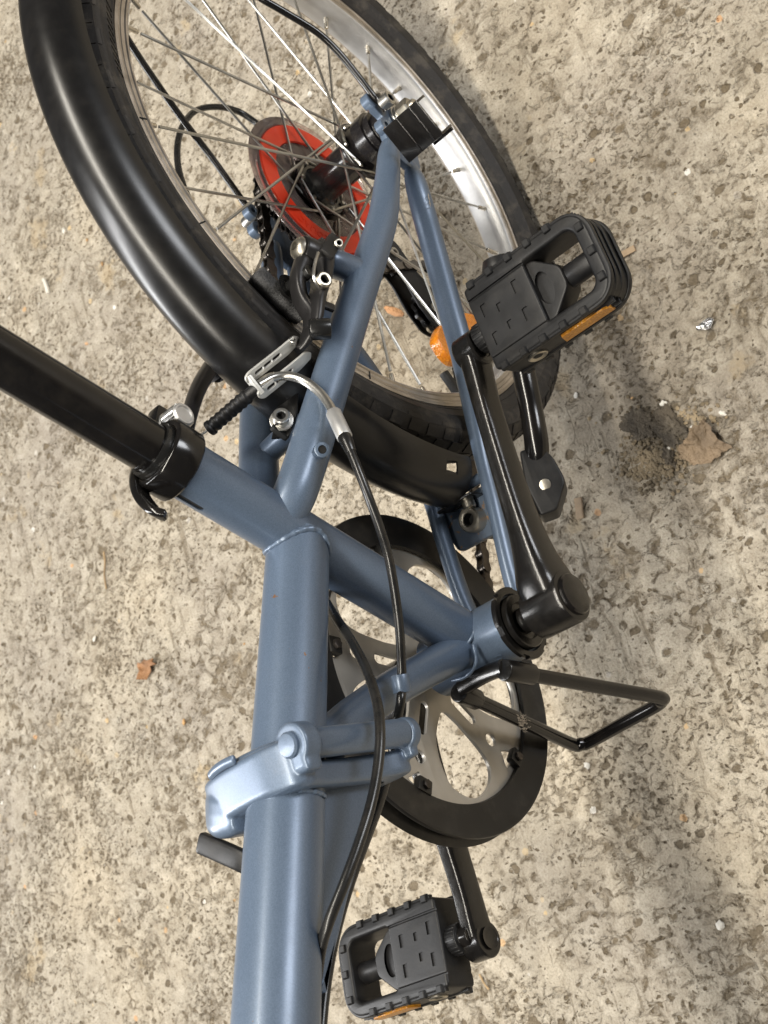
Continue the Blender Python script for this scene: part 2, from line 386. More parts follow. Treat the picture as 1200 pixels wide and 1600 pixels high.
def box(name, c, size, mat, parent, rot=None, bev=.001, seg=2):
    bm = bmesh.new(); bmesh.ops.create_cube(bm, size=1.0)
    bmesh.ops.scale(bm, vec=size, verts=bm.verts)
    if bev: bmesh.ops.bevel(bm, geom=bm.edges[:], offset=bev, segments=seg, profile=.6, affect='EDGES')
    mt = Matrix.Translation(V(c)) @ (rot.to_4x4() if rot is not None else Matrix.Identity(4))
    bm.transform(mt); me = bpy.data.meshes.new(name); bm.to_mesh(me); bm.free()
    return link(name, me, mat, parent)
def axes(ex, ey):
    ex = V(ex).normalized(); ez = ex.cross(V(ey)).normalized(); ey = ez.cross(ex)
    return Matrix((ex, ey, ez)).transposed()
def plate_mesh(loops, th, bev=.0004, seg=2):
    cu = bpy.data.curves.new('outline', 'CURVE'); cu.dimensions = '2D'; cu.fill_mode = 'BOTH'
    cu.extrude = max(th / 2 - bev, 1e-5); cu.bevel_depth = bev; cu.bevel_resolution = seg; cu.offset = -bev
    for lp in loops:
        s = cu.splines.new('POLY'); s.points.add(len(lp) - 1); s.use_cyclic_u = True
        for i, q in enumerate(lp): s.points[i].co = (q[0], q[1], 0, 1)
    o = bpy.data.objects.new('outline', cu); COL.objects.link(o)
    dg = bpy.context.evaluated_depsgraph_get(); dg.update()
    me = bpy.data.meshes.new_from_object(o.evaluated_get(dg))
    bpy.data.objects.remove(o); bpy.data.curves.remove(cu)
    bm = bmesh.new(); bm.from_mesh(me); bmesh.ops.remove_doubles(bm, verts=bm.verts, dist=1e-6)
    bmesh.ops.recalc_face_normals(bm, faces=bm.faces); bm.to_mesh(me); bm.free()
    return me
def plate(name, loops, th, o, ex, ey, mat, parent, bev=.0004, seg=2):
    """flat piece: outlines (first the rim, then holes) in the ex, ey plane about o, th thick"""
    me = plate_mesh(loops, th, bev, seg); r = axes(ex, ey)
    me.transform(Matrix.Translation(V(o)) @ r.to_4x4()); me.materials.clear(); me.name = name
    return link(name, me, mat, parent)
def circ(r, n=24, c=(0, 0), s=1):
    return [(c[0] + r * math.cos(2 * PI * i / n), c[1] + s * r * math.sin(2 * PI * i / n)) for i in range(n)]
def slot2(a, b, r, n=8):
    a, b = V(a), V(b); t = math.atan2(b.y - a.y, b.x - a.x); out = []
    for i in range(n + 1): out.append((b.x + r * math.cos(t - PI / 2 + PI * i / n), b.y + r * math.sin(t - PI / 2 + PI * i / n)))
    for i in range(n + 1): out.append((a.x + r * math.cos(t + PI / 2 + PI * i / n), a.y + r * math.sin(t + PI / 2 + PI * i / n)))
    return out
def rpoly(pts, r, k=5):
    """polygon with its corners rounded"""
    out = []; n = len(pts)
    for i in range(n):
        p0, p1, p2 = V(pts[i - 1]), V(pts[i]), V(pts[(i + 1) % n])
        rad = r[i] if isinstance(r, (list, tuple)) else r
        d0, d2 = (p0 - p1), (p2 - p1)
        q = min(rad, d0.length * .49, d2.length * .49)
        a, b = p1 + d0.normalized() * q, p1 + d2.normalized() * q
        for j in range(k + 1):
            t = j / k; out.append(tuple(a * (1 - t) ** 2 + p1 * (2 * t * (1 - t)) + b * t * t))
    return out
def boolean(o, cutters):
    for c in cutters:
        md = o.modifiers.new('cut', 'BOOLEAN'); md.object = c; md.operation = 'DIFFERENCE'; md.solver = 'EXACT'
    dg = bpy.context.evaluated_depsgraph_get(); dg.update()
    me = bpy.data.meshes.new_from_object(o.evaluated_get(dg)); o.modifiers.clear()
    old = o.data; o.data = me; me.name = old.name
    for c in cutters: bpy.data.objects.remove(c)
    me.set_sharp_from_angle(angle=math.radians(38))
    return o
def hexhead(name, c, axis, r, h, mat, parent):
    b = h * .12
    return lathe(name, [(0, 0), (0, r), (h - b, r), (h, r * .86), (h, 0)], c, axis, mat, parent, 6, smooth=20)
def socket_bolt(name, c, axis, r, h, parent, mat='bolt', ri=None):
    ri = ri or r * .52; d = h * .6; b = h * .1
    a = V(axis).normalized()
    o = lathe(name, [(0, 0), (0, r), (h - b, r), (h, r - b), (h, ri * 1.12), (h - .0004, ri), (h - d, ri), (h - d, 0)], c, axis, mat, parent, 24)
    lathe('hex_socket', [(h - d * .98, 0), (h - d * .98, ri * .92), (h - .0008, ri * .92), (h - .0008, ri * .995), (h - d * .99, ri * .995)], c, axis, 'hole', o, 6, smooth=15)
    return o
def text_geo(body, size, th):
    cu = bpy.data.curves.new('text', 'FONT'); cu.body = body; cu.size = size; cu.extrude = th; cu.align_x = 'CENTER'; cu.align_y = 'CENTER'
    o = bpy.data.objects.new('text', cu); COL.objects.link(o)
    dg = bpy.context.evaluated_depsgraph_get(); dg.update()
    me = bpy.data.meshes.new_from_object(o.evaluated_get(dg)); bpy.data.objects.remove(o)
    me.materials.clear()
    return me

# ------------------------------------------------------------------ ground
def ground():
    """one sheet: fine cells where the concrete is seen close up, coarse ones beyond"""
    st = .0016
    quad = np.array([(-.775, -.58), (-.05, .27), (.665, -.066), (.44, -1.07)]); qc = quad.mean(0); quad = qc + (quad - qc) * 1.16
    nx, ny = 1100, 1000; x0, y0 = -.95, -1.22
    def inside(X, Yv):
        ok = np.ones_like(X, bool)
        for i in range(4):
            a, b_ = quad[i], quad[(i + 1) % 4]
            ok &= ((b_[0] - a[0]) * (Yv - a[1]) - (b_[1] - a[1]) * (X - a[0])) <= 0
        return ok
    ii, jj = np.meshgrid(np.arange(nx), np.arange(ny), indexing='ij')
    keep = inside(x0 + (ii + .5) * st, y0 + (jj + .5) * st).ravel()
    a = (ii * (ny + 1) + jj).ravel()[keep]
    q = np.stack([a, a + ny + 1, a + ny + 2, a + 1], 1)
    used, inv = np.unique(q, return_inverse=True); q = inv.reshape(-1, 4)
    vx = np.stack([x0 + (used // (ny + 1)) * st, y0 + (used % (ny + 1)) * st, np.zeros(len(used))], 1)
    # coarse surround meeting the fine cells and reaching far beyond the frame
    nb = len(vx); R = 14.0; inner = qc + (quad - qc) * .997
    ring = [(x, y, -.0010) for x, y in inner] + [(-R, 0, -.0010), (0, R, -.0010), (R, 0, -.0010), (0, -R, -.0010)]
    vx = np.concatenate([vx, np.array(ring)])
    q = np.concatenate([q, [[nb + k, nb + 4 + k, nb + 4 + (k + 1) % 4, nb + (k + 1) % 4] for k in range(4)][:4]])
    me = bpy.data.meshes.new('concrete_ground')
    me.vertices.add(len(vx)); me.vertices.foreach_set('co', vx.astype(np.float32).ravel())
    me.loops.add(q.size); me.loops.foreach_set('vertex_index', q.astype(np.int32).ravel())
    me.polygons.add(len(q)); me.polygons.foreach_set('loop_start', np.arange(0, q.size, 4, dtype=np.int32))
    me.update(calc_edges=True); me.validate()
    me.polygons.foreach_set('use_smooth', [True] * len(me.polygons))
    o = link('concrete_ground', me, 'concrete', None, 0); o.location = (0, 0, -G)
    o['kind'] = 'structure'
    return o
ground()

# ------------------------------------------------------------------ the bicycle
ROOT = bpy.data.objects.new('folding_bicycle', None); COL.objects.link(ROOT)
ROOT.location = (0, 0, -G); ROOT.empty_display_size = .1
ROOT['label'] = 'blue folding bicycle with black mudguard, seen from above on the concrete'
ROOT['category'] = 'bicycle'
def lab(o, t): o['label'] = t; return o
Y = V((0, 1, 0))
BB = V((.378, 0, .0315))
SD = V((-.4725, 0, .8813)).normalized()        # seat tube direction
SF = V((SD.z, 0, -SD.x))                        # its forward side
MD = V((.9075, 0, .42)).normalized()           # main tube direction
MU = V((-MD.z, 0, MD.x))

# ---- frame tubes
st = tube('seat_tube', [BB + SD * .012, BB + SD * .20, BB + SD * .2515], .0166, 'blue', ROOT, 40)
sl = BB + SD * .232 + SF * .0166
m0 = V((.309, 0, .1648))
tube('main_tube', [m0, m0 + MD * .06, m0 + MD * .142], [.0182, .0188, .0196], 'blue', ROOT, 44)
f0 = m0 + MD * .150
tube('front_tube', [f0, f0 + MD * .06, f0 + MD * .15, f0 + MD * .50], [.0198, .0203, .0208, .0215], 'blue', ROOT, 44)
bbs = lathe('bottom_bracket_shell', [(-.034, .0175), (-.034, .0205), (-.0335, .021), (.0335, .021), (.034, .0205), (.034, .0175)], BB, Y, 'blue', ROOT, 48)
tube('down_tube', [(.380, 0, .040), P(715, 1020, 0), P(650, 1055, 0), P(600, 1085, 0), P(553, 1120, 0), P(508, 1160, 0), (.430, 0, .2165)],
     [.0125, .0116, .0110, .0110, .0114, .0124, .014], 'blue', ROOT, 32, k=6)
for s in (1, -1):
    cs = [(.036, .0640, .0070), P(642, 262, .0640), P(649, 284, .0630), P(660, 325, .0600), P(676, 383, .0535), P(704, 486, .0430), P(724, 560, .0372), P(751, 700, .0268), P(773, 790, .0245), P(794, 880, .0220), P(810, 942, .0195)]
    cs = [(q_[0], s * q_[1], q_[2]) for q_ in cs]
    cr = [(.0056, .0035), (.0064, .0040), (.0082, .0072), (.0086, .0084), .0086, .0088, .0084, (.0068, .0058), (.0066, .0054), (.0068, .0056), (.0068, .0060)]
    c_ = tube('chainstay', cs, cr, 'blue', ROOT, 24, ref=(0, 0, 1), k=6, bev=0)
    ss = [(.024, s * .0645, .0175), (.036, s * .0635, .0235), (.06, s * .0615, .0345), (.10, s * .0575, .0555), (.168, s * .046, .1015), (.235, s * .030, .142), (.281, s * .0165, .1685), (.298, s * .005, .1780)]
    sr = [.0056, .0078, .0088, .0104, .0117, .0124, .0127, .0122]
    tube('seatstay', ss, sr, 'blue', ROOT, 26, k=6, bev=.0015)
# printed figures on the stay
# dropouts: plates in the wheel plane with two eyelets
E1, E2 = P(577, 160, .0645), P(599, 199, .0665)
do_out = rpoly([(-.012, -.002), (E1.x - .007, E1.z - .004), (E1.x - .005, E1.z + .006), (E1.x + .005, E1.z + .005), (.004, .018), (.014, .024), (.028, .024), (.040, .018), (.046, .006), (.044, -.004), (.030, -.007), (.012, -.012), (-.004, -.013)], .0045)
for s in (1, -1):
    o_ = do_out if s > 0 else rpoly([(-.012, -.002), (-.010, .012), (.004, .016), (.020, .020), (.034, .018), (.044, .010), (.046, .000), (.030, -.007), (.012, -.012), (-.004, -.013)], .0045)
    d = plate('dropout', [o_, circ(.0052, 18)], .0055, (0, s * .0645, 0), (1, 0, 0), (0, 0, 1), 'blue', ROOT, .0008)
    ez = (V((.0135, -.0655, .0300)), V((-.003, -.0655, .0290))) if s < 0 else (E2, E1)
    for q_ in ez:
        lathe('eyelet', [(-.0036, .0024), (-.0036, .0056), (-.003, .0062), (.003, .0062), (.0036, .0056), (.0036, .0024)], q_, Y, 'blue', d, 20, True)
        lathe('bore', [(.001, 0), (.001, .0025)], q_, Y, 'hole', d, 14)
# bridges
tube('seatstay_bridge', [(.2405, -.027, .1455), (.237, -.012, .1435), (.236, 0, .143), (.237, .012, .1435), (.2405, .027, .1455)], .0075, 'blue', ROOT, 18, k=4)
bp_ = plate('chainstay_bridge', [rpoly([(-.016, -.024), (-.012, -.030), (.016, -.022), (.018, .030), (-.018, .036)], .004), circ(.006, 16)], .005, (.2845, 0, -.0190), (1, 0, 0), (0, 1, 0), 'rust', ROOT, .0008)
tube('bridge_lug', [(.264, -.026, -.010), (.2635, -.010, -.0125), (.2635, .010, -.0125), (.264, .026, -.010)], (.0045, .0035), 'blue', bp_, 14, k=4)
socket_bolt('bridge_bolt', P(738, 812, .0010) - V((0, 0, .006)), (0, 0, 1), .0088, .011, bp_, 'bolt')
# weld beads
def bead(name, path, r, seed):
    q = cat(path, 10); random.seed(seed)
    rad = [r * (1.0 + .10 * math.sin(i * .9 + seed) + random.uniform(-.06, .06)) for i in range(len(q))]
    return tube(name, q, rad, 'blue', ROOT, 10)
def around(o, d, u, v_, r, off, a0, a1, n=9):
    out = []
    for i in range(n):
        a = a0 + (a1 - a0) * i / (n - 1); out.append(V(o) + (u * math.cos(a) + v_ * math.sin(a)) * r + d * off(a))
    return out
def saddle(rm, rs, ang):
    """weld line where the main tube (radius rm) meets the seat tube (radius rs)"""
    pts = []
    for i in range(17):
        a = 2 * PI * i / 16; ly = rm * math.cos(a); lu = rm * math.sin(a)
        t = math.sqrt(max(rs * rs - min(ly * ly, rs * rs), 0))
        # point on the main tube surface nearest the seat tube surface on its front side
        base = m0 + Y * ly + MU * lu
        rel = base - BB; f = rel.dot(SF); need = t - f
        need = max(need, math.sqrt(max(.021 ** 2 - min(ly * ly, .021 ** 2), 0)) - .0058 - f)
        pts.append(base + MD * (need / max(MD.dot(SF), .2)))
    return pts
_sd = saddle(.0183, .0163, 0); bead('weld_bead', _sd[14:] + _sd[1:9], .0019, 3)
rw = tube('rust_spot', cat(_sd[1:4], 6)[3:11], .0017, 'rust', ROOT, 10)
bead('weld_bead', [BB + SD * .0205 + SF * .0165 * math.cos(a) + Y * .0168 * math.sin(a) - SD * .002 * abs(math.sin(a)) for a in np.linspace(-1.5, 1.6, 9)], .0013, 8)
bead('weld_bead', [V((.3968, -.010, .0545)), V((.3985, .002, .0555)), V((.394, .0125, .056)), V((.383, .0158, .0565))], .0012, 9)
# seat tube slot, bottle boss and cable clip
cut = plate('slot_cutter', [slot2((0, 0), (.046, 0), .0022)], .02, BB + SD * .2165 + SF * .0166 * .97 - Y * .0166 * .24, SD, (Y * .97 + SF * .24), 'blue', None, 0)
boolean(st, [cut])
lathe('inner_sleeve', [(.20, .0158), (.2515, .0158)], BB, SD, 'hole', st, 32)
br = V((.2735, .0305, .1705)); bn = V((.25, .75, .55)).normalized()
bss = lathe('threaded_boss', [(-.003, .0048), (.0012, .0046), (.0016, .0040), (.0016, .0026), (-.003, .0026)], P(503, 703, .0365), bn, 'blue', ROOT, 20)
lathe('bore', [(.0006, 0), (.0006, .0025)], P(503, 703, .0365), bn, 'hole', bss, 16)

# ---- folding hinge
def cast(name, pieces, voxel, its, parent):
    """fuse overlapping pieces into one smooth casting"""
    bm = bmesh.new()
    for o in pieces:
        me = o.data.copy(); me.transform(o.matrix_basis); bm.from_mesh(me)
    me = bpy.data.meshes.new(name); bm.to_mesh(me); bm.free()
    for o in pieces: bpy.data.objects.remove(o)
    o = bpy.data.objects.new(name, me); COL.objects.link(o)
    r = o.modifiers.new('fuse', 'REMESH'); r.mode = 'VOXEL'; r.voxel_size = voxel
    sm = o.modifiers.new('soften', 'SMOOTH'); sm.iterations = its; sm.factor = .5
    dg = bpy.context.evaluated_depsgraph_get(); dg.update()
    m2 = bpy.data.meshes.new_from_object(o.evaluated_get(dg)); bpy.data.objects.remove(o)
    m2.materials.clear(); m2.name = name
    return link(name, m2, 'blue', parent, 60)
hb = V((.4372, .0295, 0))
saddle_out = cat([(-.0470, .2300), (-.0478, .2385), (-.0425, .2455), (-.030, .2510), (-.014, .2545), (.004, .2552), (.016, .2530), (.026, .2490), (.029, .2425), (.024, .2365), (.006, .2380), (-.012, .2380), (-.026, .2335), (-.036, .2270), (-.043, .2255)], 5, True)
lower_out = cat([(-.020, .250), (.0, .252), (.018, .2500), (.0285, .243), (.0262, .228), (.0238, .205), (.0238, .180), (.0262, .168), (.0240, .1600), (.012, .1575), (-.006, .159), (-.018, .166), (-.023, .180), (-.0245, .205), (-.026, .228)], 5, True)
pcs = [plate('a', [saddle_out], .0245, (.4445, 0, 0), (0, 1, 0), (0, 0, 1), 'blue', None, .003, 3),
       plate('a', [lower_out], .0135, (.4510, 0, 0), (0, 1, 0), (0, 0, 1), 'blue', None, .003, 3),
       lathe('a', [(-.0065, 0), (-.0065, .0100), (-.0050, .0112), (.0045, .0112), (.0056, .0104), (.0056, 0)], hb + V((-.0006, -.0012, .2425)), (0, 0, 1), 'blue', None, 36),
       lathe('a', [(-.003, 0), (-.003, .0080), (-.002, .0088), (.0030, .0088), (.0040, .0080), (.0040, 0)], hb + V((.0005, 0, .1618)), (0, 0, 1), 'blue', None, 32),
       box('a', (.4450, .0265, .1622), (.012, .012, .0065), 'blue', None, None, .002),
       box('a', (.4440, .0260, .2425), (.016, .020, .0120), 'blue', None, None, .003),
       tube('a', [(.4555, -.020, .2440), (.4515, -.034, .2405), (.4475, -.0450, .2345)], [(.0085, .0100), (.0105, .0128), (.0105, .0120)], 'blue', None, 24, ref=(0, 0, 1), k=5, p=4, bev=.002)]
hp = cast('hinge_casting', pcs, .0007, 7, ROOT)
rp_out = cat([(-.030, .236), (-.0305, .2455), (-.018, .2515), (0, .2525), (.014, .248), (.021, .240), (.022, .222), (.021, .195), (.0205, .172), (.012, .162), (-.010, .162), (-.022, .180), (-.026, .215)], 5, True)
plate('hinge_plate', [rp_out], .009, (.4345, 0, 0), (0, 1, 0), (0, 0, 1), 'blue', ROOT, .003, 4)
tube('latch_lip', [(.4318, -.0040, .2560), (.4312, -.0130, .2553), (.4312, -.0225, .2532), (.4318, -.0310, .2500)], (.0016, .0026), 'blue', hp, 10, k=6, bev=.0008)
lathe('hinge_barrel', [(0, 0), (0, .0068), (.0008, .0078), (.0695, .0078), (.0703, .0068), (.0703, 0)], hb + V((0, 0, .1655)), (0, 0, 1), 'blue', ROOT, 32)
lathe('pin_cap', [(0, .0066), (.0022, .0066), (.0033, .0056), (.0036, .0035), (.0037, 0)], hb + V((-.0006, -.0012, .2476)), (0, 0, 1), 'blue', hp, 32)
# gusset under the front tube
gus = rpoly([(.4545, .2300), (.4545, .1650), (.4620, .1760), (.4740, .1900), (.4880, .2030), (.5060, .2170), (.530, .2370), (.552, .2570), (.50, .2510)], .001, 2)
plate('gusset', [gus], .0215, (0, .001, 0), (1, 0, 0), (0, 0, 1), 'blue', ROOT, .0022, 3)
bead('weld_bead', [f0 + MD * (.0150 + .002 * math.sin(a * 2)) + (Y * math.cos(a) + MU * math.sin(a)) * .0203 for a in np.linspace(-.6, 3.2, 14)], .0013, 11)
# locking lever
tube('hinge_lever', [P(313, 1316, -.0600), P(345, 1330, -.0480), P(378, 1345, -.0360), P(410, 1362, -.0300), P(430, 1400, -.0290)], [(.0030, .0058)] * 5, 'plastic', ROOT, 18, ref=(.1, .25, .95), k=6, p=4.5, bev=.0012)

# ---- seat post and clamp
tube('seat_post', [BB + SD * .19, BB + SD * .26, BB + SD * .56], .0143, 'gloss', ROOT, 44)
cl = BB + SD * .2345
col_prof = [(0, .0168), (0, .0206), (.0010, .0214), (.0168, .0214), (.0176, .0208), (.0180, .0198), (.0180, .0180), (.0172, .0168)]
clamp = lathe('seat_clamp', col_prof, cl, SD, 'gloss', ROOT, 56, True)
lathe('shim_ring', [(.015, .0145), (.0215, .0146), (.0215, .0164), (.015, .0168)], cl, SD, 'cable', clamp, 40, True)
SB = -SF
for y0, dy, sb in ((-.0085, .0105, .0275), (-.0215, .0090, .0265)):
    box('clamp_ear', cl + SD * .0105 + SB * sb + Y * y0, (.0195, dy, .0200), 'gloss', clamp, axes(SD, Y), .0018)
pin_c = cl + SD * .0110 + SB * .0262
cyl('clamp_bolt', pin_c - Y * .026, Y, .0030, .030, 'bolt', clamp)
N0 = -.0018
kn = lathe('knurled_nut', [(0, 0), (0, .0062), (.0008, .0070), (.0118, .0070), (.0130, .0062), (.0130, .0052), (.0122, .0046), (.0122, 0)], pin_c + Y * N0, Y, 'alu', clamp, 40)
for i in range(26):
    a = 2 * PI * i / 26; a_, u_, w_ = basis(Y)
    if i == 0: kr = tube('knurl', [pin_c + Y * (N0 + .0013) + u_ * .0070, pin_c + Y * (N0 + .0116) + u_ * .0070], .00055, 'silver', kn, 6)
    else: again(kr, 'knurl', kn, Matrix.Translation(pin_c) @ Matrix.Rotation(a, 4, 'Y') @ Matrix.Translation(-pin_c))
cyl('washer', pin_c - Y * .0034, Y, .0078, .0018, 'silver', clamp)
pv = pin_c - Y * .024
lv = [pv, P(226, 716, -.025), P(216, 748, -.0180), P(220, 772, -.0110), P(231, 789, -.0060), P(245, 801, -.0010), P(260, 806, .0025)]
tube('quick_release_lever', lv, [(.0060, .003), (.0052, .0028), (.0052, .0030), (.0052, .0032), (.0050, .0032), (.0048, .0028), (.0042, .0022)], 'gloss', clamp, 18, ref=SD, k=7, p=3.2, bev=.001)
cyl('lever_pivot', pv - Y * .004, Y, .0075, .010, 'gloss', clamp)

# ---- bottom bracket, cranks, pedals
lk = lathe('lock_ring', [(.0342, .0195), (.0342, .0235), (.0348, .0242), (.0372, .0242), (.0378, .0236), (.0378, .0195)], BB, Y, 'crank', ROOT, 60, True)
nts = [plate('notch_cutter', [[(-.003, -.004), (.003, -.004), (.003, .004), (-.003, .004)]], .02, BB + Y * .037 + V((math.cos(a), 0, math.sin(a))) * .0266, (-math.sin(a), 0, math.cos(a)), (math.cos(a), 0, math.sin(a)), 'crank', None, 0) for a in np.arange(6) * PI / 3 + .3]
boolean(lk, nts)
cup = lathe('bearing_cup', [(.033, .0178), (.0405, .0178), (.0412, .0170), (.0412, .0125), (.0395, .0118), (.0395, .0085)], BB, Y, 'crank', ROOT, 48)
cyl('bottom_bracket_axle', BB - Y * .064, Y, .0082, .122, 'gloss', ROOT)
TH = 3.055267872374525
LD = V((math.cos(TH), 0, math.sin(TH))); LN = V((-LD.z, 0, LD.x))
def crank(sgn, d, L, y0):
    nrm = V((-d.z, 0, d.x))
    q = lambda t, y: BB + d * (L * t) + Y * (sgn * (y + y0))
    pts = [q(.035, .0645), q(.10, .0645), q(.18, .0655), (q(.30, .0675)), q(.45, .0700), q(.62, .0735), q(.80, .0775), q(.93, .0815), q(1.0, .0830), q(1.045, .0833)]
    sec = [(.0170, .0145), (.0168, .0142), (.0142, .0110), (.0122, .0082), (.0112, .0072), (.0106, .0066), (.0102, .0064), (.0110, .0068), (.0114, .0070), (.0086, .0062)]
    o = tube('crank_arm', pts, sec, 'crank', ROOT, 32, ref=nrm, k=6, p=3.4, bev=.0022)
    lathe('eye_boss', [(-.0078, .0001), (-.0078, .0112), (-.0066, .0122), (.0066, .0122), (.0078, .0112), (.0078, .0085), (.0070, .0080), (.0070, .0001)], q(1.0, .0832), Y * sgn, 'crank', o, 36)
    lathe('crank_boss', [(.0495, 0), (.0495, .0150), (.0510, .0168), (.0770, .0172), (.0790, .0164), (.0795, .0150), (.0795, 0)], BB + Y * (sgn * y0), Y * sgn, 'crank', o, 44)
    lathe('dust_cap', [(.0790, .0134), (.0812, .0134), (.0822, .0126), (.0828, .0100), (.0832, .0050), (.0833, 0)], BB + Y * (sgn * y0), Y * sgn, 'gloss', o, 40)
    return o, q
cr1, q1 = crank(1, LD, .1671, 0)
eye1 = q1(1.0, .0)
def pedal(origin, rotz, tilt):
    """folding pedal in its own frame: x outwards along the axle, y fore-aft, z thickness"""
    vs = []
    L, Wd, T = .0955, .0312, .0265
    body_out = rpoly([(0, -.0290), (.010, -.0305), (L, -.0305), (L, .0305), (.010, .0305), (0, .0290)], [.003, .004, .019, .019, .004, .003], 8)
    win = rpoly([(.045, -.0205), (.0805, -.0205), (.0845, -.0165), (.0845, .0165), (.0805, .0205), (.045, .0205)], [.003, .010, .006, .006, .010, .003], 6)
    low = rpoly([(-.001, -.0208), (.046, -.0208), (.046, .0208), (-.001, .0208)], .001, 2)
    mw = Matrix.Translation(origin) @ Matrix.Rotation(rotz, 4, 'Z') @ Matrix.Rotation(tilt, 4, 'X')
    X3, Y3 = V((1, 0, 0)), V((0, 1, 0))
    inset = rpoly([(0.0005, -.0284), (.010, -.0298), (L - .0012, -.0298), (L - .0012, .0298), (.010, .0298), (0.0005, .0284)], [.003, .004, .018, .018, .004, .003], 8)
    b = plate('pedal', [inset, win], T, (0, 0, 0), X3, Y3, 'plastic', None, .0022, 3)
    def uband(x0, dy, dx, wd):
        h = .0298 + dy; e_ = L - .0012 + dx; r_ = .018
        def half(h, e_, r_):
            q_ = [(x0, -h)] + [(e_ - r_ + r_ * math.sin(t), -h + r_ - r_ * math.cos(t)) for t in np.linspace(0, PI / 2, 9)]
            return q_ + [(x, -y) for x, y in q_[::-1]]
        return half(h, e_, r_) + half(h - wd, e_ - wd, r_ - wd * .5)[::-1]
    pocket = plate('pocket_cutter', [low], .004, (0, 0, T / 2), X3, Y3, 'plastic', None, 0)
    pocket2 = plate('pocket_cutter', [low], .004, (0, 0, -T / 2), X3, Y3, 'plastic', None, 0)
    boolean(b, [pocket, pocket2])
    b.parent = ROOT; b.matrix_basis = Matrix.Translation((0, 0, G)) @ mw
    # tread platform with its pockets
    pl = plate('platform', [rpoly([(.0004, -.0200), (.0458, -.0200), (.0458, .0200), (.0004, .0200)], .0015, 3)], T - .0018, (0, 0, 0), X3, Y3, 'plastic', None, .0012, 3)
    cu = []
    for z in (T / 2, -T / 2):
        for px, py, lx, ly in ((.0095, .0095, .0042, .0085), (.0200, .0055, .0036, .0055), (.0355, .0105, .0042, .0085), (.0095, -.0105, .0042, .0085), (.0220, -.0080, .0036, .0055), (.0350, -.0085, .0042, .0085)):
            cu.append(plate('pocket_cutter', [rpoly([(px - lx / 2, py - ly / 2), (px + lx / 2, py - ly / 2), (px + lx / 2, py + ly / 2), (px - lx / 2, py + ly / 2)], .0005, 2)], .0070, (0, 0, z), X3, Y3, 'plastic', None, 0))
    boolean(pl, cu); pl.parent = b
    # pear-shaped web and axle barrel
    web = rpoly([(.0440, -.0205), (.0500, -.0205), (.0660, -.0068), (.0660, .0068), (.0500, .0205), (.0440, .0205)], [.001, .004, .004, .004, .004, .001], 5)
    wh = [(.0512 + .0075 * math.cos(a), .0125 * math.sin(a)) for a in np.linspace(0, 2 * PI, 24, endpoint=False)]
    plate('web', [web, wh], .017, (0, 0, 0), X3, Y3, 'plastic', b, .0015, 3)
    lathe('web_disc', [(-.0052, .0001), (-.0052, .0130), (.0052, .0130), (.0058, .0100), (.0058, .0001)], (.0512, 0, 0), (0, 0, 1), 'plastic', b, 32)
    cyl('axle_barrel', (.0630, 0, 0), (1, 0, 0), .0074, .0235, 'plastic', b, 24, .0008)
    cyl('pedal_axle', (-.0160, 0, 0), (1, 0, 0), .0072, .022, 'gloss', b, 24, .0008)
    kc = cyl('knurled_collar', (-.0085, 0, 0), (1, 0, 0), .0098, .0088, 'plastic', b, 28, .0006)
    kr = None
    for i in range(22):
        a = 2 * PI * i / 22
        if kr is None: kr = box('knurl', (-.0041, .0097, 0), (.0076, .0011, .0013), 'plastic', kc, None, .0002, 1)
        else: again(kr, 'knurl', kc, Matrix.Rotation(a, 4, 'X'))
    for z, hh in ((.0108, .0036), (.0046, .0030), (-.0022, .0030), (-.0108, .0036)):
        plate('grip_rib', [uband(.0500 if abs(z) < .008 else .004, .0009 if abs(z) > .008 else .0004, .0016 if abs(z) > .008 else .0010, .003)] if abs(z) > .008 else [uband(.0860, .0004, .0012, .003)], hh, (0, 0, z), X3, Y3, 'plastic', b, .0006, 2)
    # grip teeth along the rails, both faces
    tb = None
    for z in (1, -1):
        for s in (1, -1):
            for px in (.008, .0235, .039, .0545, .070):
                mt = Matrix.Translation((px, s * .0287, z * (T / 2 + .0002)))
                if tb is None:
                    bm = bmesh.new(); bmesh.ops.create_cube(bm, size=1); bmesh.ops.scale(bm, vec=(.0064, .0058, .0030), verts=bm.verts)
                    for v_ in bm.verts:
                        if v_.co.z > 0: v_.co.x *= .7; v_.co.y *= .8
                    bmesh.ops.bevel(bm, geom=bm.edges[:], offset=.0004, segments=1, affect='EDGES')
                    me = bpy.data.meshes.new('grip_tooth'); bm.to_mesh(me); bm.free(); me.materials.append(M['plastic'])
                    tb = me
                o = bpy.data.objects.new('grip_tooth', tb); COL.objects.link(o); o.parent = b; o.matrix_basis = mt
        for py in (-.017, 0, .017):
            o = bpy.data.objects.new('grip_tooth', tb); COL.objects.link(o); o.parent = b
            o.matrix_basis = Matrix.Translation((.0905 if py == 0 else .0895, py, z * (T / 2 + .0002))) @ Matrix.Rotation(PI / 2, 4, 'Z')
    for s in (1, -1):
        plate('reflector', [rpoly([(.0430, -.0050), (.0810, -.0050), (.0810, .0022), (.0780, .0056), (.0462, .0056)], .0008, 2)], .003, (0, s * .0302, 0), X3, (0, 0, 1), 'pamber', b, .0004)
        c_ = lathe('side_bolt', [(0, .0026), (.0006, .0052), (.0010, .0058), (.0004, .0066), (-.001, .0066)], (.0235, s * .0302, -.001), (0, s, 0), 'bolt', b, 24)
        lathe('hex_socket', [(.0003, 0), (.0003, .0034)], (.0235, s * .0302, -.001), (0, s, 0), 'hole', c_, 6)
    return b
pd1 = pedal(V((.2080, .1000, .0455)), PI / 2, math.radians(4))
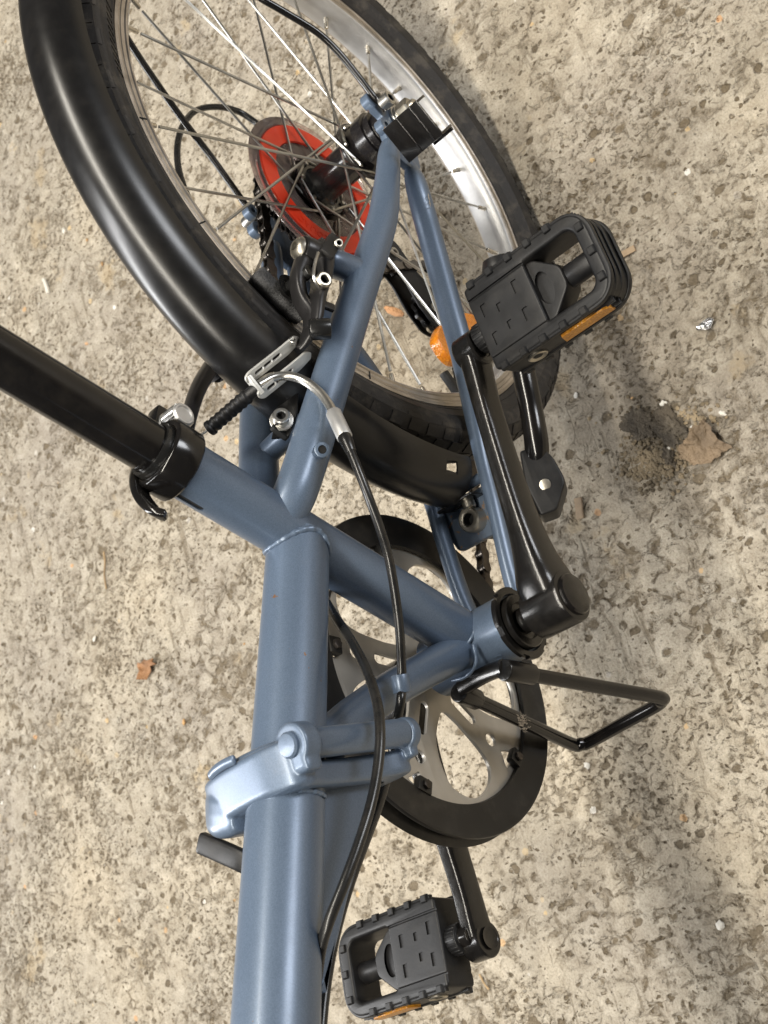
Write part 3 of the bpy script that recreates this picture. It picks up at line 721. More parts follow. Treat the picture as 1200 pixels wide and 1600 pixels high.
# right side crank and pedal
RD = V((-LD.x * 1, 0, -LD.z)); 
_e = P(752, 1470, -.0900); RD = V((_e.x - BB.x, 0, _e.z - BB.z)); RL = RD.length; RD.normalize()
cr2, q2 = crank(-1, RD, RL, .0080)
pd2 = pedal(V((.5410, -.1045, .0180)), -PI / 2, math.radians(12))
lathe('eye_bore', [(.0738, .0001), (.0742, .0066), (.0738, .0072)], BB + RD * RL - Y * .008, -Y, 'gloss', cr2, 28)

# ---- chainring, guards, chain
CY = -.0455
ringloops = [circ(.0925, 120)]
for k in range(5):
    a0 = math.radians(-3.5 + 72 * k)
    pol = [(.0275, 0), (.040, 17.5), (.052, 20.5), (.066, 18.2), (.078, 13.6), (.0845, 5.5), (.0865, -1), (.0855, -6), (.0820, -14.0), (.0745, -20.5), (.064, -22.3), (.048, -19.8), (.036, -14.5)]
    ringloops.append([tuple(x[:2]) for x in cat([(r * math.cos(a0 + math.radians(t)), r * math.sin(a0 + math.radians(t))) for r, t in pol], 4, True)])
    a1 = math.radians(32.3 + 72 * k); e = V((math.cos(a1), math.sin(a1)))
    ringloops.append(slot2(e * .0275, e * .0450, .0035))
    ringloops.append(circ(.0046, 18, tuple(e * .0650)))
    f_ = V((-e.y, e.x))
    ringloops.append(rpoly([tuple(e * .0755), tuple(e * .0850 + f_ * .0085), tuple(e * .0862 + f_ * .002), tuple(e * .0862 - f_ * .002), tuple(e * .0850 - f_ * .0085)], .0018, 4))
cr_ = plate('chainring', ringloops, .0026, BB + Y * CY, (1, 0, 0), (0, 0, 1), 'ring', ROOT, .0004)
# toothed rim
NT = 48
tl = []
for i in range(NT):
    for da, r in ((-.030, .0945), (-.012, .0985), (.012, .0985), (.030, .0945), (.045, .0925), (.085, .0925)):
        a = 2 * PI * i / NT + da; tl.append((r * math.cos(a), r * math.sin(a)))
plate('tooth_rim', [tl, circ(.0915, 96)], .0022, BB + Y * (CY - .0004), (1, 0, 0), (0, 0, 1), 'cog', cr_, .0003)
gl = lathe('chain_guard', [(.0030, .0898), (.0052, .0905), (.0056, .0925), (.0056, .1085), (.0066, .1105), (.0066, .1125), (.0052, .1130), (.0036, .1125), (.0030, .1090)], BB + Y * CY, Y, 'guard', ROOT, 120, True)
gr = lathe('chain_guard', [(-.0030, .0900), (-.0056, .0908), (-.0066, .0930), (-.0068, .1100), (-.0090, .1128), (-.0074, .1142), (-.0050, .1120), (-.0034, .1080)], BB + Y * CY, Y, 'guard', ROOT, 120, True)
tab0 = None
for k in range(5):
    a1 = math.radians(31.0 + 72 * k); e = V((math.cos(a1), 0, math.sin(a1))); f_ = V((-e.z, 0, e.x))
    tb_ = box('guard_clip', BB + Y * (CY + .0040) + e * .0865, (.010, .0115, .0055), 'guard', gl, axes(e, f_), .0014)
    socket_bolt('clip_screw', BB + Y * (CY + .0062) + e * .0865, Y, .0034, .0030, tb_, 'cog') if False else cyl('clip_screw', BB + Y * (CY + .0060) + e * .0865, Y, .0033, .0030, 'cog', tb_, 6)
# sprockets
frw = lathe('freewheel_body', [(-.0495, .0001), (-.0495, .0170), (-.047, .0190), (-.0240, .0190), (-.0240, .0001)], (0, 0, 0), Y, 'cog', ROOT, 40)
COGS = [(-.0270, 26), (-.0305, 24), (-.0340, 22), (-.0375, 20), (-.0410, 18), (-.0455, 22), (-.0490, 14)]
COGS = [(-.0255, 28), (-.0295, 24), (-.0335, 22), (-.0375, 20), (-.0415, 18), (-.0455, 16), (-.0490, 14)]
for y_, nt_ in COGS:
    pr = nt_ * .0127 / (2 * PI); tl = []
    for i in range(nt_):
        for da, r in ((-.24, pr + .0002), (-.10, pr + .0042), (.06, pr + .0042), (.22, pr + .0002), (.5, pr - .0030)):
            a = 2 * PI * (i + da) / nt_; tl.append((r * math.cos(a), r * math.sin(a)))
    plate('sprocket', [tl, circ(.0165, 32)], .0018, (0, y_, 0), (1, 0, 0), (0, 0, 1), 'cog', frw, .0003)
# chain path: chainring front half, upper run, round a sprocket, down through the derailleur, back
CHY, CHR = -.0450, 18 * .0127 / (2 * PI)
RR = .0970
def tangent(c1, r1, c2, r2, side):
    d = V((c2[0] - c1[0], c2[1] - c1[1])); L = d.length; ang = math.atan2(d.y, d.x); b = math.acos((r1 - r2) / L)
    a = ang + side * b; e = V((math.cos(a), math.sin(a)))
    return V(c1) + e * r1, V(c2) + e * r2
c1 = (BB.x, BB.z); c2 = (0, 0); pu = (.022, -.072); plw = (.042, -.148)
path = []
def arc(c, r, a, b, n=40):
    return [(c[0] + r * math.cos(a + (b - a) * i / n), c[1] + r * math.sin(a + (b - a) * i / n)) for i in range(n + 1)]
ang = lambda p_, c: math.atan2(p_.y - c[1], p_.x - c[0])
tA, tB = tangent(c1, RR, c2, CHR, -1)     # upper run
tC, tD = tangent(c2, CHR, pu, .018, 1) if False else (None, None)
# wrap the sprocket from the top (tB) round the back to the front of the bottom
a_s = ang(tB, c2); a_e = a_s + PI * 1.05
path += arc(c1, RR, -PI * .62, ang(tA, c1), 80)
path += arc(c2, CHR, a_s, a_e, 40)
path += [(pu[0] + .017, pu[1] + .010), (pu[0] + .019, pu[1] - .002), (pu[0] + .012, pu[1] - .016), (plw[0] - .020, plw[1] + .012), (plw[0] - .021, plw[1] - .004), (plw[0] - .010, plw[1] - .019), (plw[0] + .004, plw[1] - .020), (plw[0] + .018, plw[1] - .011)]
path += [(c1[0] + RR * math.cos(-PI * .62) - .0, c1[1] + RR * math.sin(-PI * .62))]
path = [V(p_) for p_ in path]
# resample at the chain pitch
seg = [0]
for a, b in zip(path, path[1:]): seg.append(seg[-1] + (b - a).length)
NL = int(seg[-1] / .0127)
def at(s):
    for i in range(len(path) - 1):
        if seg[i + 1] >= s:
            t = (s - seg[i]) / max(seg[i + 1] - seg[i], 1e-9); return path[i].lerp(path[i + 1], t)
    return path[-1]
pins = [at(i * .0127) for i in range(NL + 1)]
def ychain(p_):
    t = min(max(p_.x / .30, 0), 1); return CHY * (1 - t) + (CY) * t
vs, fs = [], []
for p_ in pins:
    v_, f_ = lathe_geo([(-.0034, .0001), (-.0034, .0017), (-.0024, .0017), (-.0024, .0038), (.0024, .0038), (.0024, .0017), (.0034, .0017), (.0034, .0001)], (p_.x, ychain(p_), p_.y), Y, 10)
    fs += [tuple(i + len(vs) for i in q_) for q_ in f_]; vs += v_
chain = mesh('chain', vs, fs, 'chain', ROOT); chain['kind'] = 'stuff'
def linkshape(yo):
    n = 7; out = []
    lp = []
    for i in range(n): a = -PI / 2 + PI * i / (n - 1); lp.append((.0127 + .0042 * math.cos(a), .0042 * math.sin(a)))
    lp.append((.00635, .0030))
    for i in range(n): a = PI / 2 + PI * i / (n - 1); lp.append((.0042 * math.cos(a), .0042 * math.sin(a)))
    lp.append((.00635, -.0030))
    vs, fs = [], []; m_ = len(lp)
    for s in (1, -1):
        b0 = len(vs)
        for y_ in (s * yo, s * (yo + .0009)):
            for x_, z_ in lp: vs.append((x_, y_, z_))
        fs.append(tuple(b0 + i for i in range(m_))); fs.append(tuple(b0 + m_ + i for i in range(m_))[::-1])
        for i in range(m_): fs.append((b0 + i, b0 + (i + 1) % m_, b0 + m_ + (i + 1) % m_, b0 + m_ + i))
    return vs, fs
lms = []
for yo in (.0016, .0026):
    v_, f_ = linkshape(yo); o = mesh('chain_link', v_, f_, 'chain', chain); lms.append(o)
for i in range(NL):
    a, b = pins[i], pins[i + 1]; th = math.atan2(b.y - a.y, b.x - a.x)
    mt = Matrix.Translation((a.x, ychain(a), a.y)) @ Matrix.Rotation(-th, 4, 'Y')
    if i < 2: lms[i].matrix_basis = mt
    else: again(lms[i % 2], 'chain_link', chain, mt)

# ---- rear wheel
wheel_prof = [(-.0104, .2046), (-.0124, .2042), (-.0128, .2020), (-.0123, .2012), (-.0123, .2004), (-.0128, .1998), (-.0128, .1972), (-.0136, .1964), (-.0136, .1952), (-.0124, .1944), (-.0120, .1936), (-.0104, .1922), (-.006, .1912), (0, .1908)]
wheel_prof = wheel_prof + [(-a, r) for a, r in wheel_prof[-2::-1]]
wheel = lathe('rear_wheel', wheel_prof + [(.009, .2030), (0, .1990), (-.009, .2030)], (0, 0, 0), Y, None, ROOT, 160, True)
wheel.data.materials.append(M['alu']); wheel.data.materials.append(M['track'])
for p_ in wheel.data.polygons:
    c_ = p_.center; r = math.hypot(c_.x, c_.z)
    if abs(c_.y) > .0112 and r > .1938: p_.material_index = 1
for a in (61.0, 83.0, 38.0, 18, -10):
    a = math.radians(a); e = V((math.cos(a), 0, math.sin(a)))
    box('wear_mark', e * .2000 + Y * .0126, (.0060, .0012, .0009), 'hole', wheel, axes(e, Y), 0)
ty = [(.0100, .2030), (.0122, .2050), (.0140, .2062), (.0158, .2082), (.0164, .2086), (.0162, .2092), (.0184, .2120), (.0203, .2160), (.0211, .2170), (.0208, .2180), (.0219, .2210), (.0222, .2240), (.0214, .2272), (.0217, .2280), (.0204, .2295), (.0170, .2337), (.0110, .2368), (.0050, .2382), (0, .2385)]
tyre = lathe('tyre', ty + [(-a, r) for a, r in ty[-2::-1]], (0, 0, 0), Y, 'rubber', wheel, 160)
# tread blocks (three rows each side, angled) and raised sidewall ribs
vs, fs = [], []
def block(a0, a1, pts_in, pts_out, lift):
    """block between two angles following two (y, r) profile points"""
    b = len(vs)
    for a, sh in ((a0, 0), (a1, 0)):
        for (y_, r_), (ny, nr) in (pts_in, pts_out):
            for l_ in (-.0005, lift):
                r2 = r_ + nr * l_; vs.append((r2 * math.cos(a + (sh)), y_ + ny * l_, r2 * math.sin(a)))
    i = b
    for q_ in ((0, 1, 3, 2), (4, 6, 7, 5), (0, 4, 5, 1), (2, 3, 7, 6), (1, 5, 7, 3), (0, 2, 6, 4)): fs.append(tuple(i + k for k in q_))
NB = 84
for s in (1, -1):
    for i in range(NB):
        a = 2 * PI * i / NB; w_ = 2 * PI / NB
        block(a, a + w_ * .62, ((s * .0209, .2288), (s * .85, .5)), ((s * .0160, .2343), (s * .6, .8)), .0009)
        block(a + w_ * .35, a + w_ * .95, ((s * .0150, .2349), (s * .4, .9)), ((s * .0075, .2377), (s * .2, .98)), .0009)
        if i % 2 == 0: block(a, a + w_ * .8, ((s * .0219, .2250), (s * .95, .3)), ((s * .0213, .2276), (s * .85, .5)), .0005)
for i in range(NB):
    a = 2 * PI * (i + .3) / NB; w_ = 2 * PI / NB
    block(a, a + w_ * .7, ((-.0055, .2382), (0, 1)), ((.0055, .2382), (0, 1)), .0007)
td = mesh('tread', vs, fs, 'rubber', tyre, 0); td['kind'] = 'stuff'
vs, fs = [], []
for i in range(11):       # raised hatching of the moulded sidewall lettering
    a = math.radians(90 + i * 1.55); b = len(vs)
    for aa, y_, r_ in ((a, .0166, .2098), (a + .004, .0166, .2098), (a + .018, .0198, .2160), (a + .014, .0198, .2160)):
        for l_ in (0, .0007): vs.append((r_ * math.cos(aa), y_ + .0004 + l_, r_ * math.sin(aa)))
    for q_ in ((1, 3, 5, 7), (0, 1, 7, 6), (0, 2, 3, 1), (2, 4, 5, 3), (4, 6, 7, 5)): fs.append(tuple(b + k for k in q_))
sw = mesh('sidewall_hatching', vs, fs, 'rubber', tyre, 0); sw['kind'] = 'stuff'
# hub
hub = lathe('hub', [(-.0235, .0001), (-.0235, .0150), (-.0215, .0165), (-.0195, .0235), (-.0180, .0240), (-.0165, .0235), (-.0158, .0165), (-.0130, .0142), (0, .0138), (.0235, .0142), (.0258, .0165), (.0266, .0235), (.0280, .0240), (.0296, .0235), (.0312, .0170), (.0330, .0150), (.0370, .0150), (.0372, .0200), (.0470, .0204), (.0476, .0180), (.0530, .0180), (.0532, .0150), (.0585, .0146), (.0590, .0070), (.0590, .0001)], (0, 0, 0), Y, 'hubshell', wheel, 56)
cyl('axle', (0, -.082, 0), Y, .0047, .167, 'bolt', hub, 20)
for s in (1, -1):
    cyl('axle_washer', (0, s * .0678, 0), Y * s, .0105, .0020, 'silver', hub, 32)
    cyl('axle_washer', (0, s * .0700, 0), Y * s, .0090, .0016, 'silver', hub, 32)
    hexhead('axle_nut', (0, s * .0716, 0), Y * s, .0088, .0100, 'bolt', hub)
# spokes: 28, laced three-cross; rim holes alternate sides
A0 = math.radians(-146.6); SPN = 28
RN, RH = .1900, .0205
def spoke_mesh(side, inout, cross):
    fy = .0280 if side > 0 else -.0180
    ha = 0.0
    ra = ha + cross
    hp = V((RH * math.cos(ha), 0, RH * math.sin(ha)))
    y_o = fy + inout * .0022
    rp = V((RN * math.cos(ra), side * .0025, RN * math.sin(ra)))
    d = (rp - V((hp.x, y_o, hp.z))).normalized()
    start = V((hp.x, y_o, hp.z))
    pts = [V((hp.x, fy - inout * .0034, hp.z)), V((hp.x, fy - inout * .0012, hp.z)), V((hp.x, fy + inout * .0008, hp.z)) + d * .0003, start + d * .0016, start + d * .006, rp - d * .012]
    v1, f1 = tube_geo(cat(pts, 3), .00105, 8)
    hd = lathe_geo([(-.0002, .0001), (-.0002, .0019), (.0010, .0016), (.0014, .0001)], (hp.x, fy - inout * .0030, hp.z), (0, -inout, 0), 10)
    f1 += [tuple(i + len(v1) for i in q_) for q_ in hd[1]]; v1 += hd[0]
    nip = lathe_geo([(0, .0001), (0, .0021), (.0016, .0021), (.0026, .0018), (.0105, .0017), (.0115, .0013), (.0115, .0001)], rp + d * .0015, -d, 12)
    return v1, f1, nip
CR = 3 * 2 * PI / 14
protos = {}
for side in (1, -1):
    for k in range(14):
        hang = A0 + 2 * PI * k / 14 + (0 if side > 0 else PI / 14)
        io = 1 if k % 2 == 0 else -1
        cross = CR if io * side > 0 else -CR
        key = (side, io)
        rot = Matrix.Rotation(-hang, 4, 'Y')
        if key not in protos:
            v1, f1, nip = spoke_mesh(side, io, cross)
            so = mesh('spoke', v1, f1, 'spoke', wheel); no = mesh('spoke_nipple', nip[0], nip[1], 'brass', wheel)
            so.matrix_basis = rot; no.matrix_basis = rot; protos[key] = (so, no)
        else:
            again(protos[key][0], 'spoke', wheel, rot); again(protos[key][1], 'spoke_nipple', wheel, rot)
# spoke protector: clear disc with a red ring
sp = lathe('spoke_protector', [(0, .0270), (.0006, .0270), (.0010, .0420), (.0010, .0570), (.0022, .0580), (.0022, .0595), (.0006, .0610), (.0010, .0655), (0, .0660), (-.0010, .0655), (-.0006, .0610), (0, .0420)], (0, -.0215, 0), Y, 'clear', wheel, 72, True)
rg = lathe('red_ring', [(.0014, .0420), (.0030, .0424), (.0030, .0566), (.0014, .0570)], (0, -.0215, 0), Y, 'red', sp, 72, True)
for k in range(12):
    a = 2 * PI * k / 12; e_ = V((math.cos(a), 0, math.sin(a)))
    tube('moulded_rib', [e_ * .0280 - Y * .0203, e_ * .0415 - Y * .0203], .0006, 'clear', sp, 6)
tm = text_geo('DALIOS', .0085, .0003)
me = bpy.data.meshes.new('embossed_lettering'); bm = bmesh.new(); bm.from_mesh(tm)
for v_ in bm.verts:       # bend the word along the ring
    x_, y_, z_ = v_.co; r_ = .0497 + y_; a = math.radians(30) - x_ / .0497
    v_.co = (r_ * math.cos(a), -.0215 + .0031 + z_, r_ * math.sin(a))
bm.to_mesh(me); bm.free(); lo = link('embossed_lettering', me, 'red', sp)
# amber wheel reflector clipped on the spokes
ra = math.radians(-27.5); e = V((math.cos(ra), 0, math.sin(ra))); t_ = V((-e.z, 0, e.x))
rf = plate('wheel_reflector', [[tuple(x[:2]) for x in cat([(-.036, -.004), (-.033, -.011), (-.018, -.0165), (.0, -.0175), (.018, -.0165), (.033, -.011), (.036, -.004), (.036, .004), (.031, .0115), (.016, .0160), (0, .0172), (-.016, .0160), (-.031, .0115), (-.036, .004)], 4, True)]], .009, e * .1535 + Y * .006, t_, e, 'amber', wheel, .0015, 3)
box('reflector_clip', P(706, 601, .0050), (.022, .006, .006), 'plastic', rf, axes(e, t_), .0015)

# ---- mudguard
FC = V((-.0097, 0, -.027)); FW, FR, FH = .0232, .287, .0250
def fpt(a, b, off=0.0):
    """a: angle round the wheel, b: -90..90 across the section"""
    r = FR - FH + (FH + off) * math.cos(b); y_ = (FW + off) * math.sin(b)
    return V((FC.x + r * math.cos(a), y_, FC.z + r * math.sin(a)))
vs, fs = [], []
NA, NBq = 130, 22
A_, B_ = math.radians(5.5), math.radians(205)
for i in range(NA + 1):
    a = A_ + (B_ - A_) * i / NA
    for j in range(NBq + 1):
        b = -PI / 2 + PI * j / NBq; vs.append(fpt(a, b))
    for j in range(NBq + 1):
        b = PI / 2 - PI * j / NBq; vs.append(fpt(a, b, -.0014))
mm = 2 * (NBq + 1)
for i in range(NA):
    for j in range(mm): fs.append((i * mm + j, i * mm + (j + 1) % mm, (i + 1) * mm + (j + 1) % mm, (i + 1) * mm + j))
fs.append(tuple(range(mm))); fs.append(tuple(NA * mm + j for j in range(mm))[::-1])
fender = mesh('mudguard', vs, fs, 'fender', ROOT, 50)
boolean(fender, [box('notch_cutter', P(713, 731, .0235), (.012, .010, .011), 'fender', None, None, .001)])
# lower tongue of the mudguard that bolts to the chainstay bridge, and its bracket
tng = []
tl = plate('mudguard_tongue', [rpoly([(-.016, -.002), (.016, -.002), (.014, .016), (.006, .024), (-.006, .024), (-.014, .016)], .003), slot2((-.006, .012), (.006, .012), .0028)], .0016, fpt(A_, 0) - V((.0015, 0, .0)), (0, 1, 0), (-.10, 0, -1), 'fender', fender, .0003)
socket_bolt('tongue_bolt', fpt(A_, 0) + V((-.002, .004, -.010)), (1, 0, 0), .0045, .006, fender, 'bolt')
bk = tube('mudguard_bracket', [P(452, 606, .006), P(449, 632, .008), P(447, 655, .008), P(438, 684, .004)], [(.0075, .0011), (.0080, .0011), (.0085, .0011), (.0070, .0011)], 'fender', ROOT, 16, ref=(.25, .95, -.1), k=5, p=3.5)
b0 = P(440, 658, .010)
cyl('washer', b0, (-.05, .72, .69), .0072, .0016, 'silver', bk)
socket_bolt('bracket_bolt', b0 + V((-.05, .72, .69)).normalized() * .0012, (-.05, .72, .69), .0052, .0068, bk, 'silver')
plate('bracket_slot', [slot2((-.004, 0), (.004, 0), .0022)], .0028, P(437, 676, .0075), (.55, .1, -.6), (.4, .1, .6), 'hole', bk, 0)
# stays
stay_l = tube('mudguard_stay', [P(591, 158, .070), P(583, 150, .070), P(560, 120, .069), P(530, 83, .068), P(495, 50, .066), P(440, 16, .060), P(400, -8, .055), P(330, -60, .045), P(250, -110, .030)], .0026, 'gloss', fender, 14, k=5)
tube('stay_eye', [P(588, 148, .071), P(596, 160, .071), P(604, 172, .0705)], (.0045, .0020), 'gloss', stay_l, 14, ref=(1, 0, .4), p=3)
socket_bolt('stay_bolt', P(598, 163, .071), Y, .0055, .0085, stay_l, 'silver')
stay_r = tube('mudguard_stay', [P(398, 345, -.070), P(390, 330, -.070), P(375, 308, -.070), P(330, 245, -.068), P(290, 193, -.064), P(245, 130, -.058), P(200, 62, -.052), P(140, -40, -.04)], .0026, 'gloss', fender, 14, k=5)
cyl('stay_bolt', P(396, 340, -.070), -Y, .0055, .009, 'silver', stay_r)

# ---- black bracket over the axle on the left side
AG = P(645, 206, .0930); ra_ = Matrix.Rotation(math.radians(38), 3, 'Y')
def abp(x, y, z): return AG + ra_ @ V((x, y, z))
ab = box('axle_guard', AG, (.0285, .0325, .0020), 'gloss', ROOT, ra_, .0004)
box('guard_wall', abp(.0135, 0, -.010), (.0018, .0325, .0200), 'gloss', ab, ra_, .0004)
box('guard_wall', abp(-.0132, 0, -.008), (.0018, .0325, .0150), 'gloss', ab, ra_, .0004)
box('guard_rib', abp(0, -.003, .0012), (.0282, .0010, .0009), 'gloss', ab, ra_, .0003)
box('guard_rib', abp(0, .0092, .0012), (.0282, .0014, .0012), 'gloss', ab, ra_, .0003)
box('guard_flange', abp(.0150, .0065, -.0196), (.0040, .0180, .0016), 'gloss', ab, ra_, .0004)

# ---- rim brake
def brake(s):
    yy = lambda a: s * a
    def Q(u, v, y):
        p_ = P(u, v, y); return V((p_.x, s * p_.y, p_.z))
    base = V((.140, yy(.0500), .0835)); tip = Q(463, 386, .0440)
    ax = (tip - base).normalized(); 
    bo = tube('brake_boss', [base, base.lerp(tip, .16), base.lerp(tip, .42), base.lerp(tip, .55)], [.0098, .0092, .0090, .0078], 'blue', ROOT, 24, k=4, bev=.001)
    arm0 = base.lerp(tip, .80)
    ref = ax
    a_pts = [Q(486, 384, .0460), Q(500, 402, .0465), Q(503, 436, .0475), Q(494, 470, .0465), Q(489, 505, .0430), Q(478, 530, .0370), Q(466, 546, .0310)]
    a_sec = [(.0085, .0070), (.0075, .0095), (.0042, .0090), (.0036, .0085), (.0030, .0078), (.0024, .0055), (.0020, .0036)]
    if s < 0:
        a_pts = a_pts[:3] + [Q(494, 462, .0480), P(345, 555, -.0470), P(322, 586, -.0450), P(308, 612, -.0430), P(298, 642, -.0400), P(292, 668, -.0380), P(290, 694, -.0360)]
        a_sec = [(.0085, .0070), (.0075, .0095), (.0050, .0080), (.0050, .0075), (.0052, .0062), (.0050, .0054), (.0046, .0050), (.0044, .0046), (.0042, .0044), (.0036, .0036)]
    ar = tube('brake_arm', a_pts, a_sec, 'darkbrake', ROOT, 20, ref=ref, k=7, p=3.2, bev=.0015)
    lathe('pivot_boss', [(-.010, .0001), (-.010, .0085), (-.009, .0092), (.009, .0092), (.010, .0085), (.010, .0001)], base.lerp(tip, .74), ax, 'darkbrake', ar, 28)
    pb = lathe('pivot_bolt', [(0, .0001), (0, .0070), (.0010, .0074), (.0030, .0066), (.0046, .0045), (.0048, .0028), (.0020, .0026), (.0020, .0001)], tip - ax * .003, ax, 'bolt', ar, 28)
    lathe('hex_socket', [(.0024, .0001), (.0024, .0024)], tip - ax * .003, ax, 'hole', pb, 6)
    if s < 0: return ar
    tube('arm_web', [P(474, 408, .0430), P(465, 436, .0400), P(470, 468, .0385), P(484, 492, .0410), P(484, 515, .0400)], [(.0050, .0065), (.0042, .0058), (.0036, .0058), (.0034, .0060), (.003, .005)], 'darkbrake', ar, 16, ref=ax, k=6, p=3, bev=.001)
    sb = box('spring_block', Q(511, 392, .0520), (.024, .010, .013), 'plastic', ar, axes(Q(498, 415, .052) - Q(524, 372, .052), ax), .002)
    socket_bolt('spring_screw', Q(524, 384, .0560), (Q(530, 379, .060) - Q(519, 388, .050)), .0030, .0065, sb, 'bolt')
    tube('return_spring', [Q(497, 395, .0560), Q(492, 412, .0560), Q(490, 432, .0560), Q(496, 446, .0545), Q(503, 458, .0500), Q(501, 480, .0470), Q(498, 500, .0440)], .0011, 'wire', ar, 8, k=5)
    socket_bolt('pad_bolt', Q(497, 447, .0500), (Q(512, 430, .062) - Q(494, 449, .046)), .0052, .0105, ar, 'bolt')
    # pad along the rim
    pa, pb2 = Q(399, 427, .0205), Q(470, 507, .0205)
    pd = []
    for i in range(7):
        t = i / 6; q_ = pa.lerp(pb2, t); r0 = math.hypot(q_.x, q_.z); an = math.atan2(q_.z, q_.x)
        pd.append(V((.1990 * math.cos(an), s * .0190, .1990 * math.sin(an))))
    tube('brake_pad', pd, [(.0052, .0058)] * 7, 'pad', ar, 20, ref=(0, 1, 0), p=4, bev=.0015)
    cyl('pad_post', pd[3] + Y * s * .004, Y * s, .0040, .026, 'cable', ar, 18)
    lathe('pad_washer', [(0, .003), (0, .0078), (.003, .0092), (.003, .003)], pd[3] + Y * s * .008, Y * s, 'cable', ar, 24, True)
    cyl('arm_hook', Q(483, 515, .044), V((.2, s * .6, -.7)), .0065, .013, 'cable', ar, 20)
    box('arm_tab', Q(504, 475, .0475), (.0055, .016, .003), 'darkbrake', ar, axes(V((.6, 0, .3)), V((0.35, s * .2, -.7))), .001)
    return ar
brk = brake(1); brk2 = brake(-1)
# noodle, its holder, boot and the bare cable
nh = P(467, 548, .0300); ne = P(400, 601, .0130)
dirn = (ne - nh).normalized(); up_ = (CAM - nh); up_ = (up_ - dirn * up_.dot(dirn)).normalized(); sd = dirn.cross(up_)
Ln = (ne - nh).length
holes = []
rail = rpoly([(-.004, -.0026), (.006, -.0044), (Ln, -.0044), (Ln + .0035, -.002), (Ln + .0035, .002), (Ln, .0036), (.010, .0036), (-.002, .0040), (-.0055, .001)], .0014, 4)
hs = [slot2((t * Ln - .0024, -.0003), (t * Ln + .0024, -.0003), .0013, 5) for t in (.40, .60, .80)]
hol = plate('noodle_holder', [rail] + hs + [circ(.0014, 12, (0, 0))], .0016, nh - sd * -.0058, dirn, up_ * .62 + sd * .78, 'cast', ROOT, .0003)
plate('holder_side', [rail] + hs, .0016, nh + sd * -.0058, dirn, up_ * .62 + sd * .78, 'cast', hol, .0003)
box('holder_end', ne + dirn * .0012, (.0024, .0135, .0070), 'cast', hol, axes(dirn, sd), .0006)
socket_bolt('holder_pin', nh + up_ * .001 + sd * .0058, up_ * .7 + sd * .5, .0026, .0030, hol, 'silver')
tube('noodle_liner', [P(405, 602, .0140), P(418, 592, .0160), P(430, 588, .0190)], .0030, 'brass', hol, 12, k=4)
ndl = tube('brake_noodle', [P(404, 602, .0140), P(424, 591, .0180), P(445, 587, .0230), P(466, 591, .0290), P(485, 601, .0350), P(502, 616, .0410), P(514, 632, .0455), P(522, 647, .0490)], .0028, 'silver', ROOT, 16, k=6)
f1_, f2_ = P(521, 645, .0488), P(539, 684, .0560)
tube('noodle_ferrule', [f1_, f2_], .0046, 'alu', ndl, 24, bev=.0008)
b_a, b_b = P(404, 604, .0130), P(326, 671, -.0250)
bpts, brad = [], []
for i in range(46):
    t = i / 45; bpts.append(b_a.lerp(b_b, t))
    brad.append(.0038 if t < .22 else (.0050 if t > .93 else .0045 + .00036 * math.sin((t - .22) * 62)))
tube('cable_boot', bpts, brad, 'plastic', ROOT, 20, bev=.0008)
tube('brake_wire', [P(328, 669, -.0250), P(318, 677, -.0285), P(306, 683, -.0320), P(297, 689, -.0340), P(293, 697, -.033)], .0008, 'wire', ROOT, 8, k=5)
cyl('wire_clamp_bolt', P(291, 688, -.0370), Y, .0056, .0045, 'silver', brk2)
# brake and gear cables
cab = tube('brake_cable', [P(538, 682, .0558), P(545, 698, .0575), P(560, 735, .0590), P(578, 782, .0580), P(594, 826, .0540), P(607, 870, .0480), P(617, 925, .0410), P(624, 980, .0340), P(627, 1030, .0270), P(628, 1066, .0225), P(626, 1096, .0220), P(620, 1130, .0110), P(614, 1170, -.0040), P(606, 1210, -.0080), P(592, 1258, -.0060), P(572, 1312, -.0040), P(552, 1366, -.0040), P(533, 1426, -.0060), P(518, 1490, -.0080), P(507, 1560, -.0090), P(500, 1640, -.010)], .00265, 'cable', ROOT, 14, k=6)
tube('cable_boot_end', [P(537, 680, .0556), P(542, 691, .0570), P(549, 707, .0580)], [.0040, .0039, .0031], 'cable', cab, 16, bev=.0005)
gcab = tube('gear_cable', [P(640, 930, -.045), P(580, 900, -.042), P(530, 905, -.036), P(506, 925, -.022), P(520, 958, .000), P(548, 1000, .022), P(572, 1045, .036), P(588, 1092, .0440), P(594, 1140, .0470), P(591, 1195, .0460), P(580, 1255, .0440), P(560, 1320, .0400), P(536, 1385, .0340), P(514, 1440, .0260), P(500, 1490, .0150), P(492, 1560, .006)], .00275, 'cable', ROOT, 14, k=6)
gc = V((P(627, 1068, .0235)))
tube('cable_clip', [P(625, 1054, .0240), P(629, 1083, .0215)], .0052, 'blue', ROOT, 22, bev=.0007)
# gear cable loop at the rear
tube('gear_cable_loop', [P(405, 197, -.080), P(396, 189, -.082), P(372, 174, -.086), P(340, 167, -.088), P(308, 172, -.088), P(288, 192, -.086), P(278, 222, -.084), P(278, 258, -.080), P(287, 292, -.076), P(302, 325, -.072), P(330, 372, -.068), P(372, 430, -.062), P(420, 500, -.055)], .0026, 'cable', ROOT, 14, k=6)

